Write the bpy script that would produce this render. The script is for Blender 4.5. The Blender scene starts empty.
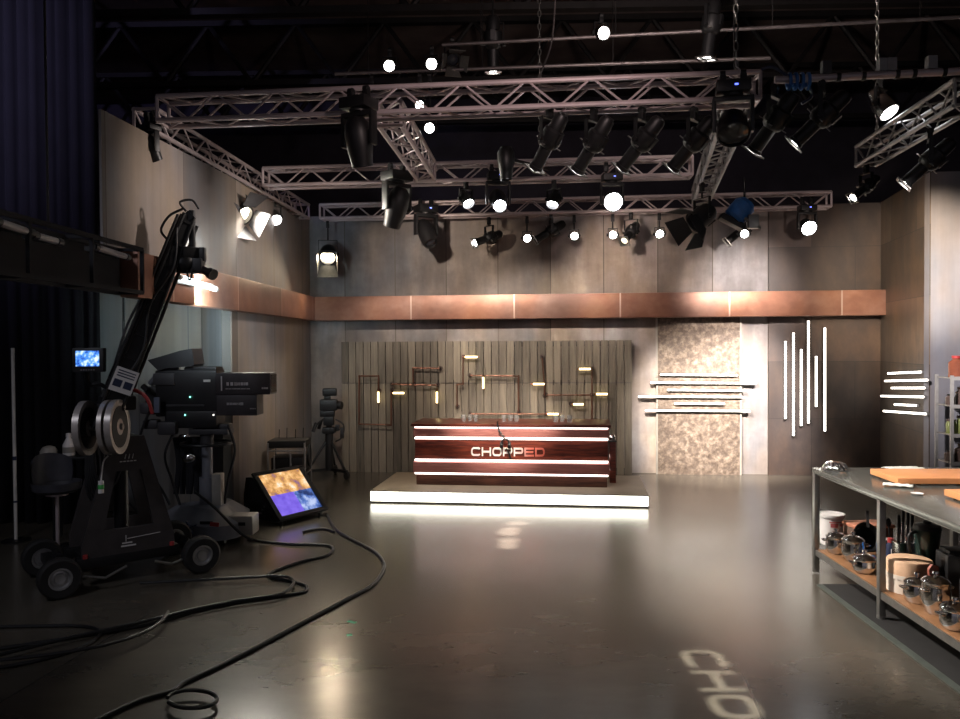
import bpy, bmesh, math, random
from mathutils import Vector, Matrix
from mathutils.geometry import tessellate_polygon
random.seed(7)
PI = math.pi
V = Vector
sc = bpy.context.scene
C = sc.collection

# ------------------------------------------------------------------ camera
FPX, CAM = 780.0, V((0, 0, 2.0))
cam_rot = (Matrix.Rotation(math.atan(20 / FPX), 3, 'Z')
           @ Matrix.Rotation(PI / 2 - math.atan(14.5 / FPX), 3, 'X')
           @ Matrix.Rotation(-0.006, 3, 'Z'))
cd = bpy.data.cameras.new('camera')
cam = bpy.data.objects.new('camera', cd)
C.objects.link(cam)
cam.matrix_world = Matrix.Translation(CAM) @ cam_rot.to_4x4()
cd.sensor_fit = 'HORIZONTAL'
cd.sensor_width = 36
cd.lens = FPX / 960 * 36
cd.clip_start, cd.clip_end = .05, 100
sc.camera = cam

# where the sight line of a place in the photograph meets a plane of the studio (used to measure the room)
def ray(px, py):
    return cam_rot @ V(((px - 480) / FPX, (359.5 - py) / FPX, -1))
def hit(px, py, p, n):
    d = ray(px, py)
    return CAM + d * ((V(p) - CAM).dot(V(n)) / d.dot(V(n)))
def pX(px, py, x): return hit(px, py, (x, 0, 0), (1, 0, 0))
def pY(px, py, y): return hit(px, py, (0, y, 0), (0, 1, 0))
def pZ(px, py, z=0): return hit(px, py, (0, 0, z), (0, 0, 1))

# ------------------------------------------------------------------ mesh building
def frame_for(d):
    d = V(d).normalized()
    a = V((0, 0, 1)) if abs(d.z) < .95 else V((1, 0, 0))
    x = a.cross(d).normalized()
    return x, d.cross(x)

class MB:
    def __init__(s):
        s.bm = bmesh.new()
    def _add(s, vs, fs, M=None):
        vv = [s.bm.verts.new(M @ V(v) if M else v) for v in vs]
        out = []
        for f in fs:
            try:
                out.append(s.bm.faces.new([vv[i] for i in f]))
            except ValueError:
                pass
        return vv, out
    def box(s, c, d, M=None, bev=0):
        hx, hy, hz = d[0] / 2, d[1] / 2, d[2] / 2
        vs = [(c[0] + i * hx, c[1] + j * hy, c[2] + k * hz) for i in (-1, 1) for j in (-1, 1) for k in (-1, 1)]
        vv, ff = s._add(vs, [(0, 1, 3, 2), (4, 6, 7, 5), (0, 4, 5, 1), (2, 3, 7, 6), (0, 2, 6, 4), (1, 5, 7, 3)], M)
        if bev:
            ed = {e for f in ff for e in f.edges}
            bmesh.ops.bevel(s.bm, geom=list(ed), offset=bev, segments=2, profile=.6, affect='EDGES')
        return s
    def bar(s, a, b, w, h=None, M=None):
        a, b = V(a), V(b)
        x, y = frame_for(b - a)
        h = h or w
        vs = [p + x * i * w / 2 + y * j * h / 2 for p in (a, b) for i, j in ((-1, -1), (1, -1), (1, 1), (-1, 1))]
        s._add(vs, [(3, 2, 1, 0), (4, 5, 6, 7), (0, 1, 5, 4), (1, 2, 6, 5), (2, 3, 7, 6), (3, 0, 4, 7)], M)
        return s
    def rod(s, a, b, r, seg=8, r2=None, M=None):
        return s.tube([a, b], r, seg, M=M, r2=r2)
    def tube(s, pts, r, seg=8, M=None, r2=None, closed=False):
        pts = [V(p) for p in pts]
        n = len(pts)
        vs, fs = [], []
        x = None
        for i, p in enumerate(pts):
            if closed:
                t = pts[(i + 1) % n] - pts[i - 1]
            else:
                t = pts[min(i + 1, n - 1)] - pts[max(i - 1, 0)]
            t.normalize()
            if x is None:
                x, y = frame_for(t)
            else:
                x = (x - t * x.dot(t)).normalized()
                y = t.cross(x)
            rr = r if r2 is None else r + (r2 - r) * i / max(1, n - 1)
            for k in range(seg):
                a = 2 * PI * k / seg
                vs.append(p + x * math.cos(a) * rr + y * math.sin(a) * rr)
        for i in range(n if closed else n - 1):
            j = (i + 1) % n
            for k in range(seg):
                l = (k + 1) % seg
                fs.append((i * seg + k, i * seg + l, j * seg + l, j * seg + k))
        if not closed:
            fs.append(tuple(range(seg))[::-1])
            fs.append(tuple((n - 1) * seg + k for k in range(seg)))
        s._add(vs, fs, M)
        return s
    def lathe(s, prof, seg=20, M=None):
        vs, fs = [], []
        rings = []
        for r, z in prof:
            if r < 1e-6:
                rings.append([len(vs)])
                vs.append((0, 0, z))
            else:
                rings.append(list(range(len(vs), len(vs) + seg)))
                vs += [(r * math.cos(2 * PI * k / seg), r * math.sin(2 * PI * k / seg), z) for k in range(seg)]
        for a, b in zip(rings, rings[1:]):
            for k in range(seg):
                l = (k + 1) % seg
                if len(a) == 1 and len(b) == 1:
                    continue
                if len(a) == 1:
                    fs.append((a[0], b[k], b[l]))
                elif len(b) == 1:
                    fs.append((a[k], a[l], b[0]))
                else:
                    fs.append((a[k], a[l], b[l], b[k]))
        s._add(vs, fs, M)
        return s
    def disc(s, r, z=0, seg=20, M=None, t=.006):
        return s.lathe([(0, z), (r, z), (r, z - t), (0, z - t)], seg, M)
    def prism(s, loops, d, M=None, open_caps=False):
        """flat outline loops (outer, holes ...) in local x, y; thickness d along z"""
        tri = tessellate_polygon([[V((p[0], p[1], 0)) for p in l] for l in loops])
        flat = [p for l in loops for p in l]
        n = len(flat)
        vs = [(p[0], p[1], 0) for p in flat] + [(p[0], p[1], d) for p in flat]
        fs = [tuple(t) for t in tri] + [tuple(i + n for i in t[::-1]) for t in tri]
        o = 0
        for l in loops:
            m = len(l)
            for k in range(m):
                a, b = o + k, o + (k + 1) % m
                fs.append((a, b, b + n, a + n))
            o += m
        s._add(vs, fs, M)
        return s
    def ball(s, c, r, M=None, seg=12, sq=(1, 1, 1)):
        prof = [(r * math.sin(PI * k / 8), -r * math.cos(PI * k / 8)) for k in range(9)]
        prof[0], prof[-1] = (0, -r), (0, r)
        T = Matrix.Translation(c) @ Matrix.Diagonal((*sq, 1))
        return s.lathe(prof, seg, (M @ T) if M else T)
    def mesh(s, name, mat, smooth=35):
        bmesh.ops.recalc_face_normals(s.bm, faces=s.bm.faces)
        me = bpy.data.meshes.new(name)
        s.bm.to_mesh(me)
        s.bm.free()
        if mat:
            me.materials.append(mat)
        if smooth:
            me.polygons.foreach_set('use_smooth', [True] * len(me.polygons))
            me.set_sharp_from_angle(angle=math.radians(smooth))
        return me
    def build(s, name, mat, parent=None, M=None, smooth=35):
        return link(name, s.mesh(name, mat, smooth), parent, M)

def link(name, me, parent=None, M=None):
    o = bpy.data.objects.new(name, me)
    C.objects.link(o)
    if parent:
        o.parent = parent
    if M is not None:
        o.matrix_basis = M
    return o

def tag(o, label=None, cat=None, group=None, kind=None):
    if label: o['label'] = label
    if cat: o['category'] = cat
    if group: o['group'] = group
    if kind: o['kind'] = kind
    return o

def thing(name, label, cat, loc=(0, 0, 0), rz=0, group=None):
    o = bpy.data.objects.new(name, None)
    C.objects.link(o)
    o.empty_display_size = .1
    o.location = loc
    o.rotation_euler = (0, 0, rz)
    return tag(o, label, cat, group)

def copy_tree(o, parent=None):
    c = o.copy()
    C.objects.link(c)
    if parent: c.parent = parent
    for ch in list(o.children):
        copy_tree(ch, c)
    return c

def struct(name, mb, m, M=None, label=None, smooth=35):
    o = mb.build(name, m, None, M, smooth)
    return tag(o, label, None, None, 'structure')

def T(x, y, z): return Matrix.Translation((x, y, z))
def R(a, ax): return Matrix.Rotation(a, 4, ax)

def smooth_path(pts, n=6):
    pts = [V(p) for p in pts]
    out = []
    for i in range(len(pts) - 1):
        p0, p1, p2, p3 = pts[max(i - 1, 0)], pts[i], pts[i + 1], pts[min(i + 2, len(pts) - 1)]
        for k in range(n):
            t = k / n
            out.append(.5 * ((2 * p1) + (p2 - p0) * t + (2 * p0 - 5 * p1 + 4 * p2 - p3) * t * t + (3 * p1 - p0 - 3 * p2 + p3) * t ** 3))
    out.append(pts[-1])
    return out

# ------------------------------------------------------------------ materials
def new_mat(name):
    m = bpy.data.materials.new(name)
    m.use_nodes = True
    nt = m.node_tree
    return m, nt, nt.nodes['Principled BSDF']
def nd(nt, typ, **k):
    n = nt.nodes.new(typ)
    for a, v in k.items():
        setattr(n, a, v)
    return n
def L(nt, a, b): nt.links.new(a, b)
def ramp(nt, fac, stops):
    r = nd(nt, 'ShaderNodeValToRGB')
    el = r.color_ramp.elements
    while len(el) < len(stops): el.new(.5)
    for e, (p, c) in zip(el, stops):
        e.position = p
        e.color = (*c, 1)
    L(nt, fac, r.inputs[0])
    return r.outputs[0]
def noise(nt, vec, scale, detail=4, rough=.55):
    n = nd(nt, 'ShaderNodeTexNoise')
    n.inputs['Scale'].default_value = scale
    n.inputs['Detail'].default_value = detail
    n.inputs['Roughness'].default_value = rough
    L(nt, vec, n.inputs['Vector'])
    return n.outputs['Fac']
def mapped(nt, scale=(1, 1, 1), loc=(0, 0, 0)):
    t = nd(nt, 'ShaderNodeTexCoord')
    m = nd(nt, 'ShaderNodeMapping')
    m.inputs['Scale'].default_value = scale
    m.inputs['Location'].default_value = loc
    L(nt, t.outputs['Object'], m.inputs[0])
    return m.outputs[0]
def mix(nt, fac, a, b, mode='MIX'):
    m = nd(nt, 'ShaderNodeMix', data_type='RGBA', blend_type=mode)
    for sock, v in ((m.inputs[0], fac), (m.inputs[6], a), (m.inputs[7], b)):
        if hasattr(v, 'links'):
            L(nt, v, sock)
        else:
            sock.default_value = v if isinstance(v, (int, float)) else (*v, 1)
    return m.outputs[2]
def bump(nt, bsdf, h, strength, dist=.01):
    b = nd(nt, 'ShaderNodeBump')
    b.inputs['Strength'].default_value = strength
    b.inputs['Distance'].default_value = dist
    L(nt, h, b.inputs['Height'])
    L(nt, b.outputs[0], bsdf.inputs['Normal'])
def sh(c, k): return tuple(min(1, x * k) for x in c)

def mat(name, col, rough=.5, metal=0., var=.18, scale=9, bmp=0.):
    m, nt, b = new_mat(name)
    f = noise(nt, mapped(nt), scale)
    L(nt, ramp(nt, f, [(.3, sh(col, 1 - var)), (.7, sh(col, 1 + var))]), b.inputs['Base Color'])
    b.inputs['Roughness'].default_value = rough
    b.inputs['Metallic'].default_value = metal
    if bmp: bump(nt, b, f, bmp)
    return m
def emit(name, col, strength, base=(.8, .8, .8)):
    m, nt, b = new_mat(name)
    b.inputs['Base Color'].default_value = (*base, 1)
    b.inputs['Emission Color'].default_value = (*col, 1)
    b.inputs['Emission Strength'].default_value = strength
    return m

def streaky(name, stops, hs=1.6, vs=.22, seam=None, seam_col=(.05, .045, .04), rough=.7, blot=2.2, bmp=.15, xz=True, tint=True, sw=.6):
    """plaster / concrete flats: tall streaks, blotches, and fine panel joints seam=(width, height, thickness)"""
    m, nt, b = new_mat(name)
    v = mapped(nt, (hs, hs, vs))
    f1 = noise(nt, v, 3.0, 6, .6)
    f2 = noise(nt, mapped(nt), blot, 5, .65)
    mx = nd(nt, 'ShaderNodeMath', operation='MULTIPLY_ADD')
    L(nt, f1, mx.inputs[0]); mx.inputs[1].default_value = sw
    ad = nd(nt, 'ShaderNodeMath', operation='MULTIPLY')
    L(nt, f2, ad.inputs[0]); ad.inputs[1].default_value = 1 - sw
    L(nt, ad.outputs[0], mx.inputs[2])
    col = ramp(nt, mx.outputs[0], stops)
    if tint:
        f3 = noise(nt, mapped(nt, (1, 1, .5), (3, 7, 1)), 1.1, 3)
        col = mix(nt, 1.0, col, ramp(nt, f3, [(.36, (.84, .92, 1.04)), (.5, (1, .96, .94)), (.64, (1.1, .99, .84))]), 'MULTIPLY')
    if seam:
        t = nd(nt, 'ShaderNodeTexCoord')
        sp = nd(nt, 'ShaderNodeSeparateXYZ'); L(nt, t.outputs['Object'], sp.inputs[0])
        cb = nd(nt, 'ShaderNodeCombineXYZ')
        L(nt, sp.outputs[0 if xz else 1], cb.inputs[0]); L(nt, sp.outputs[2], cb.inputs[1])
        br = nd(nt, 'ShaderNodeTexBrick')
        br.offset = seam[3] if len(seam) > 3 else 0
        br.inputs['Scale'].default_value = 1
        br.inputs['Brick Width'].default_value = seam[0]
        br.inputs['Row Height'].default_value = seam[1]
        br.inputs['Mortar Size'].default_value = seam[2]
        br.inputs['Color1'].default_value = (.62, .6, .58, 1)
        br.inputs['Color2'].default_value = (1.25, 1.22, 1.2, 1)
        br.inputs['Mortar'].default_value = (1, 1, 1, 1)
        L(nt, cb.outputs[0], br.inputs['Vector'])
        col = mix(nt, 1.0, col, br.outputs['Color'], 'MULTIPLY')
        col = mix(nt, br.outputs['Fac'], col, seam_col)
    L(nt, col, b.inputs['Base Color'])
    b.inputs['Roughness'].default_value = rough
    if bmp: bump(nt, b, mx.outputs[0], bmp, .02)
    return m

M = {}
M['black'] = mat('matte black metal', (.012, .012, .013), .45, .3)
M['black_plastic'] = mat('black plastic', (.009, .0085, .0095), .45)
M['dark_grey'] = mat('dark grey plastic', (.045, .043, .047), .5)
M['lens_box'] = mat('lens box grey', (.032, .026, .029), .5)
M['rubber'] = mat('black rubber', (.012, .011, .011), .75, bmp=.1)
M['alu'] = mat('truss aluminium', (.5, .42, .43), .4, .3, .12, 5)
M['alu_dull'] = mat('dull aluminium', (.28, .27, .27), .45, .7)
M['steel'] = mat('brushed steel', (.5, .49, .47), .22, 1, .08, 20)
M['steel_dark'] = mat('worn dark steel', (.28, .275, .26), .34, .8, .15, 14)
M['chrome'] = mat('polished steel', (.72, .71, .7), .1, 1, .05)
M['tabletop'] = mat('dark polished tabletop steel', (.16, .165, .15), .2, .45, .1, 6)
M['rack'] = mat('grey rack paint', (.3, .29, .28), .5)
M['hub'] = mat('wheel hub metal', (.5, .5, .5), .35, .8)
M['weight'] = mat('counterweight iron', (.42, .38, .35), .36, .35)
M['white_metal'] = mat('white paint', (.7, .68, .64), .5, var=.06)
M['grey_paint'] = mat('grey equipment paint', (.17, .175, .2), .5, var=.12, scale=4)
M['beige_paint'] = mat('beige equipment paint', (.3, .28, .25), .5, var=.1)
M['paper'] = mat('paper', (.72, .7, .68), .7, var=.05)
M['white_plastic'] = mat('white plastic', (.8, .76, .74), .4, var=.05)
M['red_print'] = mat('red print', (.62, .16, .16), .5, var=.1)
M['copper_pipe'] = mat('copper pipe', (.15, .065, .042), .4, .7)
M['dark_pipe'] = mat('dark pipe', (.06, .04, .035), .45, .5)
M['cable'] = mat('cable jacket', (.01, .01, .011), .5)
M['blue'] = mat('blue enamel', (.03, .14, .42), .35)
M['navy'] = mat('navy plastic', (.02, .03, .07), .4)
M['red'] = mat('red plastic', (.4, .04, .04), .4)
M['brick_red'] = mat('rust red silicone', (.36, .1, .07), .5)
M['green_tape'] = mat('green tape', (.05, .5, .28), .6)
M['terracotta'] = mat('terracotta', (.5, .2, .12), .6)
M['amber'] = mat('amber glass', (.22, .07, .04), .12)
M['jar_green'] = mat('pickle green', (.2, .23, .08), .25)
M['brown'] = mat('brown glaze', (.09, .06, .05), .3)
M['towel'] = mat('white cloth', (.74, .76, .7), .85, var=.07, bmp=.2, scale=30)
M['wood_board'] = mat('maple board', (.72, .3, .12), .45, var=.14, scale=5)
M['bamboo'] = mat('bamboo', (.78, .5, .32), .5, var=.12, scale=14)
M['bamboo_pale'] = mat('pale bamboo', (.8, .7, .6), .5, var=.08, scale=14)
M['shelf_wood'] = mat('shelf wood', (.28, .135, .06), .5, var=.25, scale=7)
M['studio_wall'] = mat('dark studio wall', (.04, .035, .05), .85, var=.2, scale=2)
M['drape'] = mat('black drape', (.012, .0118, .0155), .9, var=.2, scale=3)
M['deck'] = mat('roof deck', (.14, .105, .095), .8, var=.25, scale=2)
M['joist'] = mat('joist steel', (.014, .012, .012), .6, .3)
M['duct'] = mat('ceiling pipe', (.16, .14, .14), .5, .6)
M['stage_white'] = mat('platform top', (.33, .265, .19), .5, var=.12, scale=3)
M['glass'] = None
gm, gnt, gb = new_mat('clear glass')
gb.inputs['Base Color'].default_value = (.95, .97, .97, 1)
gb.inputs['Roughness'].default_value = .03
gb.inputs['Transmission Weight'].default_value = .82
gb.inputs['IOR'].default_value = 1.45
M['glass'] = gm
M['led'] = emit('warm white led', (1, .93, .82), 5.5)
M['led_stage'] = emit('platform edge led', (1, .96, .80), 6.0)
M['led_desk'] = emit('desk led', (1, .9, .84), 2.6)
M['amber_led'] = emit('amber tube', (1, .78, .36), 4.0)
M['lens_lit'] = emit('lit lens', (1, .97, .92), 26)
M['lens_white'] = emit('lit cool lens', (.95, .96, 1), 22)
M['lens_warm'] = emit('lit warm lens', (1, .86, .62), 14)
M['lens_dim'] = emit('dim lens', (1, .85, .6), 1.0)
M['lens_off'] = mat('dark lens glass', (.02, .022, .03), .08)
M['fluo'] = emit('cool fluorescent tube', (.78, .94, 1), 9)
M['tube_off'] = mat('unlit fluorescent tube', (.42, .4, .42), .35, var=.05)
M['blue_led'] = emit('blue display', (.1, .15, 1), 3)
M['green_led'] = emit('green indicator', (.2, 1, .7), 4)
M['white_ind'] = emit('white indicator', (1, .95, .9), 3)

M['concrete'] = streaky('set concrete', [(.3, (.13, .115, .108)), (.5, (.25, .226, .216)), (.7, (.44, .41, .39))], 1.5, .25,
                        (.82, 20, .007), (.09, .075, .06), .62, 1.5, sw=.4)
M['left_flat'] = streaky('left flat plaster', [(.3, (.2, .18, .168)), (.7, (.35, .322, .305))], 2.5, .08, (1.5, 20, .006), (.1, .09, .08), .75, .8, .05, xz=False, sw=.35)
M['niche'] = streaky('niche plaster', [(.3, (.24, .235, .215)), (.7, (.42, .41, .385))], 2.5, .06, (.62, 20, .007), (.14, .14, .13), .75, 1.2, .06)
M['pier'] = streaky('pier plaster', [(.3, (.17, .155, .16)), (.7, (.26, .24, .245))], 2, .2, None, rough=.75, bmp=.05)
M['slabs'] = streaky('rusted steel slabs', [(.28, (.034, .026, .026)), (.5, (.07, .05, .043)), (.72, (.125, .085, .063))], 1.2, .6,
                     (1.25, .86, .004, .5), (.02, .017, .016), .5, 1.4, .12)
M['slabs_side'] = streaky('rusted steel side slabs', [(.28, (.045, .036, .03)), (.5, (.10, .073, .052)), (.72, (.19, .13, .08))], 1.2, .6,
                     (1.1, .86, .004, .5), (.02, .017, .016), .5, 1.4, .12)
M['copper'] = streaky('copper cladding', [(.3, (.22, .105, .075)), (.5, (.34, .175, .125)), (.72, (.5, .3, .225))], .9, 1.2,
                      (1.6, 20, .012), (.5, .36, .3), .42, 1.3, .04)
M['copper'].node_tree.nodes['Principled BSDF'].inputs['Metallic'].default_value = .35
M['copper_side'] = streaky('copper side cladding', [(.3, (.22, .105, .075)), (.5, (.34, .175, .125)), (.72, (.5, .3, .225))], .9, 1.2,
                      (1.72, 20, .012), (.5, .32, .25), .42, 1.3, .04, xz=False)
M['copper_side'].node_tree.nodes['Principled BSDF'].inputs['Metallic'].default_value = .35

# hammered stone panel
m, nt, b = new_mat('crumpled stone cladding')
v = mapped(nt)
f = noise(nt, v, 13, 8, .72)
L(nt, ramp(nt, f, [(.34, (.062, .043, .033)), (.5, (.135, .1, .076)), (.66, (.28, .22, .17))]), b.inputs['Base Color'])
b.inputs['Roughness'].default_value = .55
bump(nt, b, f, .6, .02)
M['stone'] = m

# weathered boards: one tint per board
def boards(name, w, zsplit, c0, c1):
    m, nt, b = new_mat(name)
    t = nd(nt, 'ShaderNodeTexCoord')
    sp = nd(nt, 'ShaderNodeSeparateXYZ'); L(nt, t.outputs['Object'], sp.inputs[0])
    dv = nd(nt, 'ShaderNodeMath', operation='DIVIDE'); L(nt, sp.outputs[0], dv.inputs[0]); dv.inputs[1].default_value = w
    fl = nd(nt, 'ShaderNodeMath', operation='FLOOR'); L(nt, dv.outputs[0], fl.inputs[0])
    gt = nd(nt, 'ShaderNodeMath', operation='GREATER_THAN'); L(nt, sp.outputs[2], gt.inputs[0]); gt.inputs[1].default_value = zsplit
    cb = nd(nt, 'ShaderNodeCombineXYZ'); L(nt, fl.outputs[0], cb.inputs[0]); L(nt, gt.outputs[0], cb.inputs[1])
    wn = nd(nt, 'ShaderNodeTexWhiteNoise', noise_dimensions='2D'); L(nt, cb.outputs[0], wn.inputs['Vector'])
    g = noise(nt, mapped(nt, (9, 9, .55)), 4, 6, .65)
    a = nd(nt, 'ShaderNodeMath', operation='MULTIPLY_ADD'); L(nt, g, a.inputs[0]); a.inputs[1].default_value = .75
    s2 = nd(nt, 'ShaderNodeMath', operation='MULTIPLY'); L(nt, wn.outputs[0], s2.inputs[0]); s2.inputs[1].default_value = .32
    L(nt, s2.outputs[0], a.inputs[2])
    L(nt, ramp(nt, a.outputs[0], [(.3, c0), (.8, c1)]), b.inputs['Base Color'])
    b.inputs['Roughness'].default_value = .7
    bump(nt, b, g, .25, .01)
    return m
M['boards'] = boards('weathered grey boards', .118, 1.35, (.062, .052, .04), (.24, .205, .16))

# mahogany with grain along x
def grain(name, c0, c1, rough):
    m, nt, b = new_mat(name)
    g = noise(nt, mapped(nt, (.7, 6, 9)), 5, 7, .68)
    L(nt, ramp(nt, g, [(.34, c0), (.68, c1)]), b.inputs['Base Color'])
    b.inputs['Roughness'].default_value = rough
    return m
M['mahogany'] = grain('polished mahogany', (.045, .01, .008), (.24, .05, .026), .3)
M['mahogany_low'] = grain('dark mahogany plinth', (.035, .014, .01), (.13, .05, .032), .35)
M['band'] = grain('rose wood band', (.4, .14, .12), (.56, .24, .21), .5)

# polished studio floor
m, nt, b = new_mat('polished studio concrete')
v = mapped(nt)
f1 = noise(nt, v, .45, 2, .5)
f2 = noise(nt, mapped(nt, (.8, 1.6, 1)), 2.2, 6, .65)
ad = nd(nt, 'ShaderNodeMath', operation='MULTIPLY_ADD'); L(nt, f2, ad.inputs[0]); ad.inputs[1].default_value = .4
s2 = nd(nt, 'ShaderNodeMath', operation='MULTIPLY'); L(nt, f1, s2.inputs[0]); s2.inputs[1].default_value = .6
L(nt, s2.outputs[0], ad.inputs[2])
col = ramp(nt, ad.outputs[0], [(.34, (.06, .053, .04)), (.5, (.084, .074, .06)), (.66, (.108, .093, .075))])
sp = nd(nt, 'ShaderNodeSeparateXYZ'); t = nd(nt, 'ShaderNodeTexCoord'); L(nt, t.outputs['Object'], sp.inputs[0])
br = nd(nt, 'ShaderNodeTexBrick'); br.offset = 0
for k_, v_ in (('Scale', 1), ('Brick Width', 4.2), ('Row Height', 40), ('Mortar Size', .008)):
    br.inputs[k_].default_value = v_
br.inputs['Color1'].default_value = (.85, .85, .85, 1); br.inputs['Color2'].default_value = (1.3, 1.3, 1.25, 1); br.inputs['Mortar'].default_value = (.7, .7, .7, 1)  # tone step between slabs paints in the edge of a lit area
mp = nd(nt, 'ShaderNodeMapping'); mp.inputs["Location"].default_value = (3.354, 20, 0); mp.inputs["Rotation"].default_value = (0, 0, .128)
L(nt, t.outputs['Object'], mp.inputs[0]); L(nt, mp.outputs[0], br.inputs['Vector'])
L(nt, mix(nt, 1.0, col, br.outputs['Color'], 'MULTIPLY'), b.inputs['Base Color'])
L(nt, ramp(nt, f1, [(.3, (.2, .2, .2)), (.7, (.27, .27, .27))]), b.inputs['Roughness'])
b.inputs['Specular IOR Level'].default_value = .65
M['floor'] = m

# screens
def screen_mat(name, kind, strength):
    m, nt, b = new_mat(name)
    t = nd(nt, 'ShaderNodeTexCoord')
    n1 = noise(nt, mapped(nt, (1, 1, 1)), 9 if kind != 'small' else 22, 3)
    if kind == 'amber':
        c = ramp(nt, n1, [(.3, (.16, .09, .3)), (.45, (.55, .26, .08)), (.6, (.95, .55, .22)), (.72, (1, .9, .75))])
    elif kind == 'violet':
        c = ramp(nt, n1, [(.3, (.17, .1, .75)), (.7, (.3, .2, .95))])
    elif kind == 'blue':
        c = ramp(nt, n1, [(.35, (.02, .04, .15)), (.5, (.1, .2, .6)), (.66, (.55, .65, .95))])
    else:
        c = ramp(nt, n1, [(.35, (.01, .04, .3)), (.5, (.08, .3, .95)), (.65, (.75, .9, 1))])
    b.inputs['Base Color'].default_value = (.01, .01, .01, 1)
    b.inputs['Roughness'].default_value = .2
    L(nt, c, b.inputs['Emission Color'])
    b.inputs['Emission Strength'].default_value = strength
    return m
M['scr_amber'] = screen_mat('amber camera picture', 'amber', 1.0)
M['scr_violet'] = screen_mat('violet camera picture', 'violet', .9)
M['scr_blue'] = screen_mat('blue camera picture', 'blue', .9)
M['scr_small'] = screen_mat('small blue picture', 'small', 1.3)

# ------------------------------------------------------------------ block letters (outline loops, 1 unit high)
def arc(cx, cy, r, a0, a1, n=5):
    return [(cx + r * math.cos(math.radians(a0 + (a1 - a0) * k / n)), cy + r * math.sin(math.radians(a0 + (a1 - a0) * k / n))) for k in range(n + 1)]
def rrect(x0, y0, x1, y1, tl, tr, br_, bl):
    out = []
    for cx, cy, r, a in ((x1, y1, tr, 0), (x0, y1, tl, 90), (x0, y0, bl, 180), (x1, y0, br_, 270)):
        if r <= 0:
            out.append((cx, cy))
        else:
            qx = cx - r if cx == x1 else cx + r
            qy = cy - r if cy == y1 else cy + r
            out += arc(qx, qy, r, a, a + 90)
    return out
W_, S_ = 1.38, .21
def glyph(ch):
    w, s = W_, S_
    if ch == 'H':
        a, b_ = .5 - s / 2, .5 + s / 2
        return [(0, 0), (s, 0), (s, a), (w - s, a), (w - s, 0), (w, 0), (w, 1), (w - s, 1), (w - s, b_), (s, b_), (s, 1), (0, 1)], None
    if ch == 'E':
        a, b_ = .5 - s / 2, .5 + s / 2
        return [(0, 0), (w, 0), (w, s), (s, s), (s, a), (w * .95, a), (w * .95, b_), (s, b_), (s, 1 - s), (w, 1 - s), (w, 1), (0, 1)], None
    if ch == 'C':
        o = arc(w - .3, .7, .3, 25, 90) + arc(.4, .6, .4, 90, 180) + arc(.4, .4, .4, 180, 270) + arc(w - .3, .3, .3, 270, 335)
        i = arc(w - .3, .3, .3 - s, 335, 270, 3) + arc(.4, .4, .4 - s, 270, 180) + arc(.4, .6, .4 - s, 180, 90) + arc(w - .3, .7, .3 - s, 90, 25, 3)
        return o + i, None
    if ch == 'O':
        return rrect(0, 0, w, 1, .42, .42, .42, .42), rrect(s, s, w - s, 1 - s, .22, .22, .22, .22)
    if ch == 'D':
        return rrect(0, 0, w, 1, 0, .42, .42, 0), rrect(s, s, w - s, 1 - s, 0, .22, .22, 0)
    if ch == 'P':
        o = [(0, 0), (s, 0), (s, .3)] + arc(w - .3, .6, .3, 270, 360)[:] + arc(w - .3, .7, .3, 0, 90) + [(0, 1)]
        return o, rrect(s, .3 + s, w - s, 1 - s, 0, .12, .12, 0)
def word(txt, pitch=W_ + .2):
    return [(([(x + k * pitch, y) for x, y in g[0]]), ([(x + k * pitch, y) for x, y in g[1]] if g[1] else None)) for k, g in enumerate(map(glyph, txt))]

# ================================================================== THE SETTING
PHI = math.atan(-.08)
W0 = V((-3.05, 12.5, 0))
U = V((math.cos(PHI), math.sin(PHI), 0))
NRM = V((math.sin(PHI), -math.cos(PHI), 0))        # from the back wall towards the room
def on_back(px, py, off=0.):
    return hit(px, py, W0 + NRM * off, NRM)
def sz(px, py, off=0.):
    """distance along the back wall and height"""
    p = on_back(px, py, off)
    return (p - W0).dot(U), p.z
def back_M(s=0, off=0, z=0):
    return Matrix.Translation(W0 + U * s + NRM * off + V((0, 0, z))) @ R(PHI, 'Z')

HW = 4.08
struct('floor', MB().box((0, 6, -.1), (26, 26, .2)), M['floor'])
struct('ceiling', MB().box((0, 6.5, 7.6), (26, 25, .2)), M['deck'])
struct('wall_stage_back', MB().box((0, 17.6, 3.75), (26, .2, 7.5)), M['studio_wall'])
struct('wall_stage_left', MB().box((-9.6, 6.5, 3.75), (.2, 22, 7.5)), M['studio_wall'])
struct('wall_stage_right', MB().box((11, 6.5, 3.75), (.2, 22, 7.5)), M['studio_wall'])

s_dark = sz(768, 400)[0]
corner = on_back(880, 300)
s_c = (corner - W0).dot(U)
struct('wall_back', MB().box((-(s_dark + .3) / 2, .08, HW / 2), (s_dark + .3, .16, HW)), M['concrete'], back_M(s_dark))
struct('wall_dark', MB().box(((s_c - s_dark) / 2, .065, HW / 2), (s_c - s_dark, .19, HW)), M['slabs'], back_M(s_dark))
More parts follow.
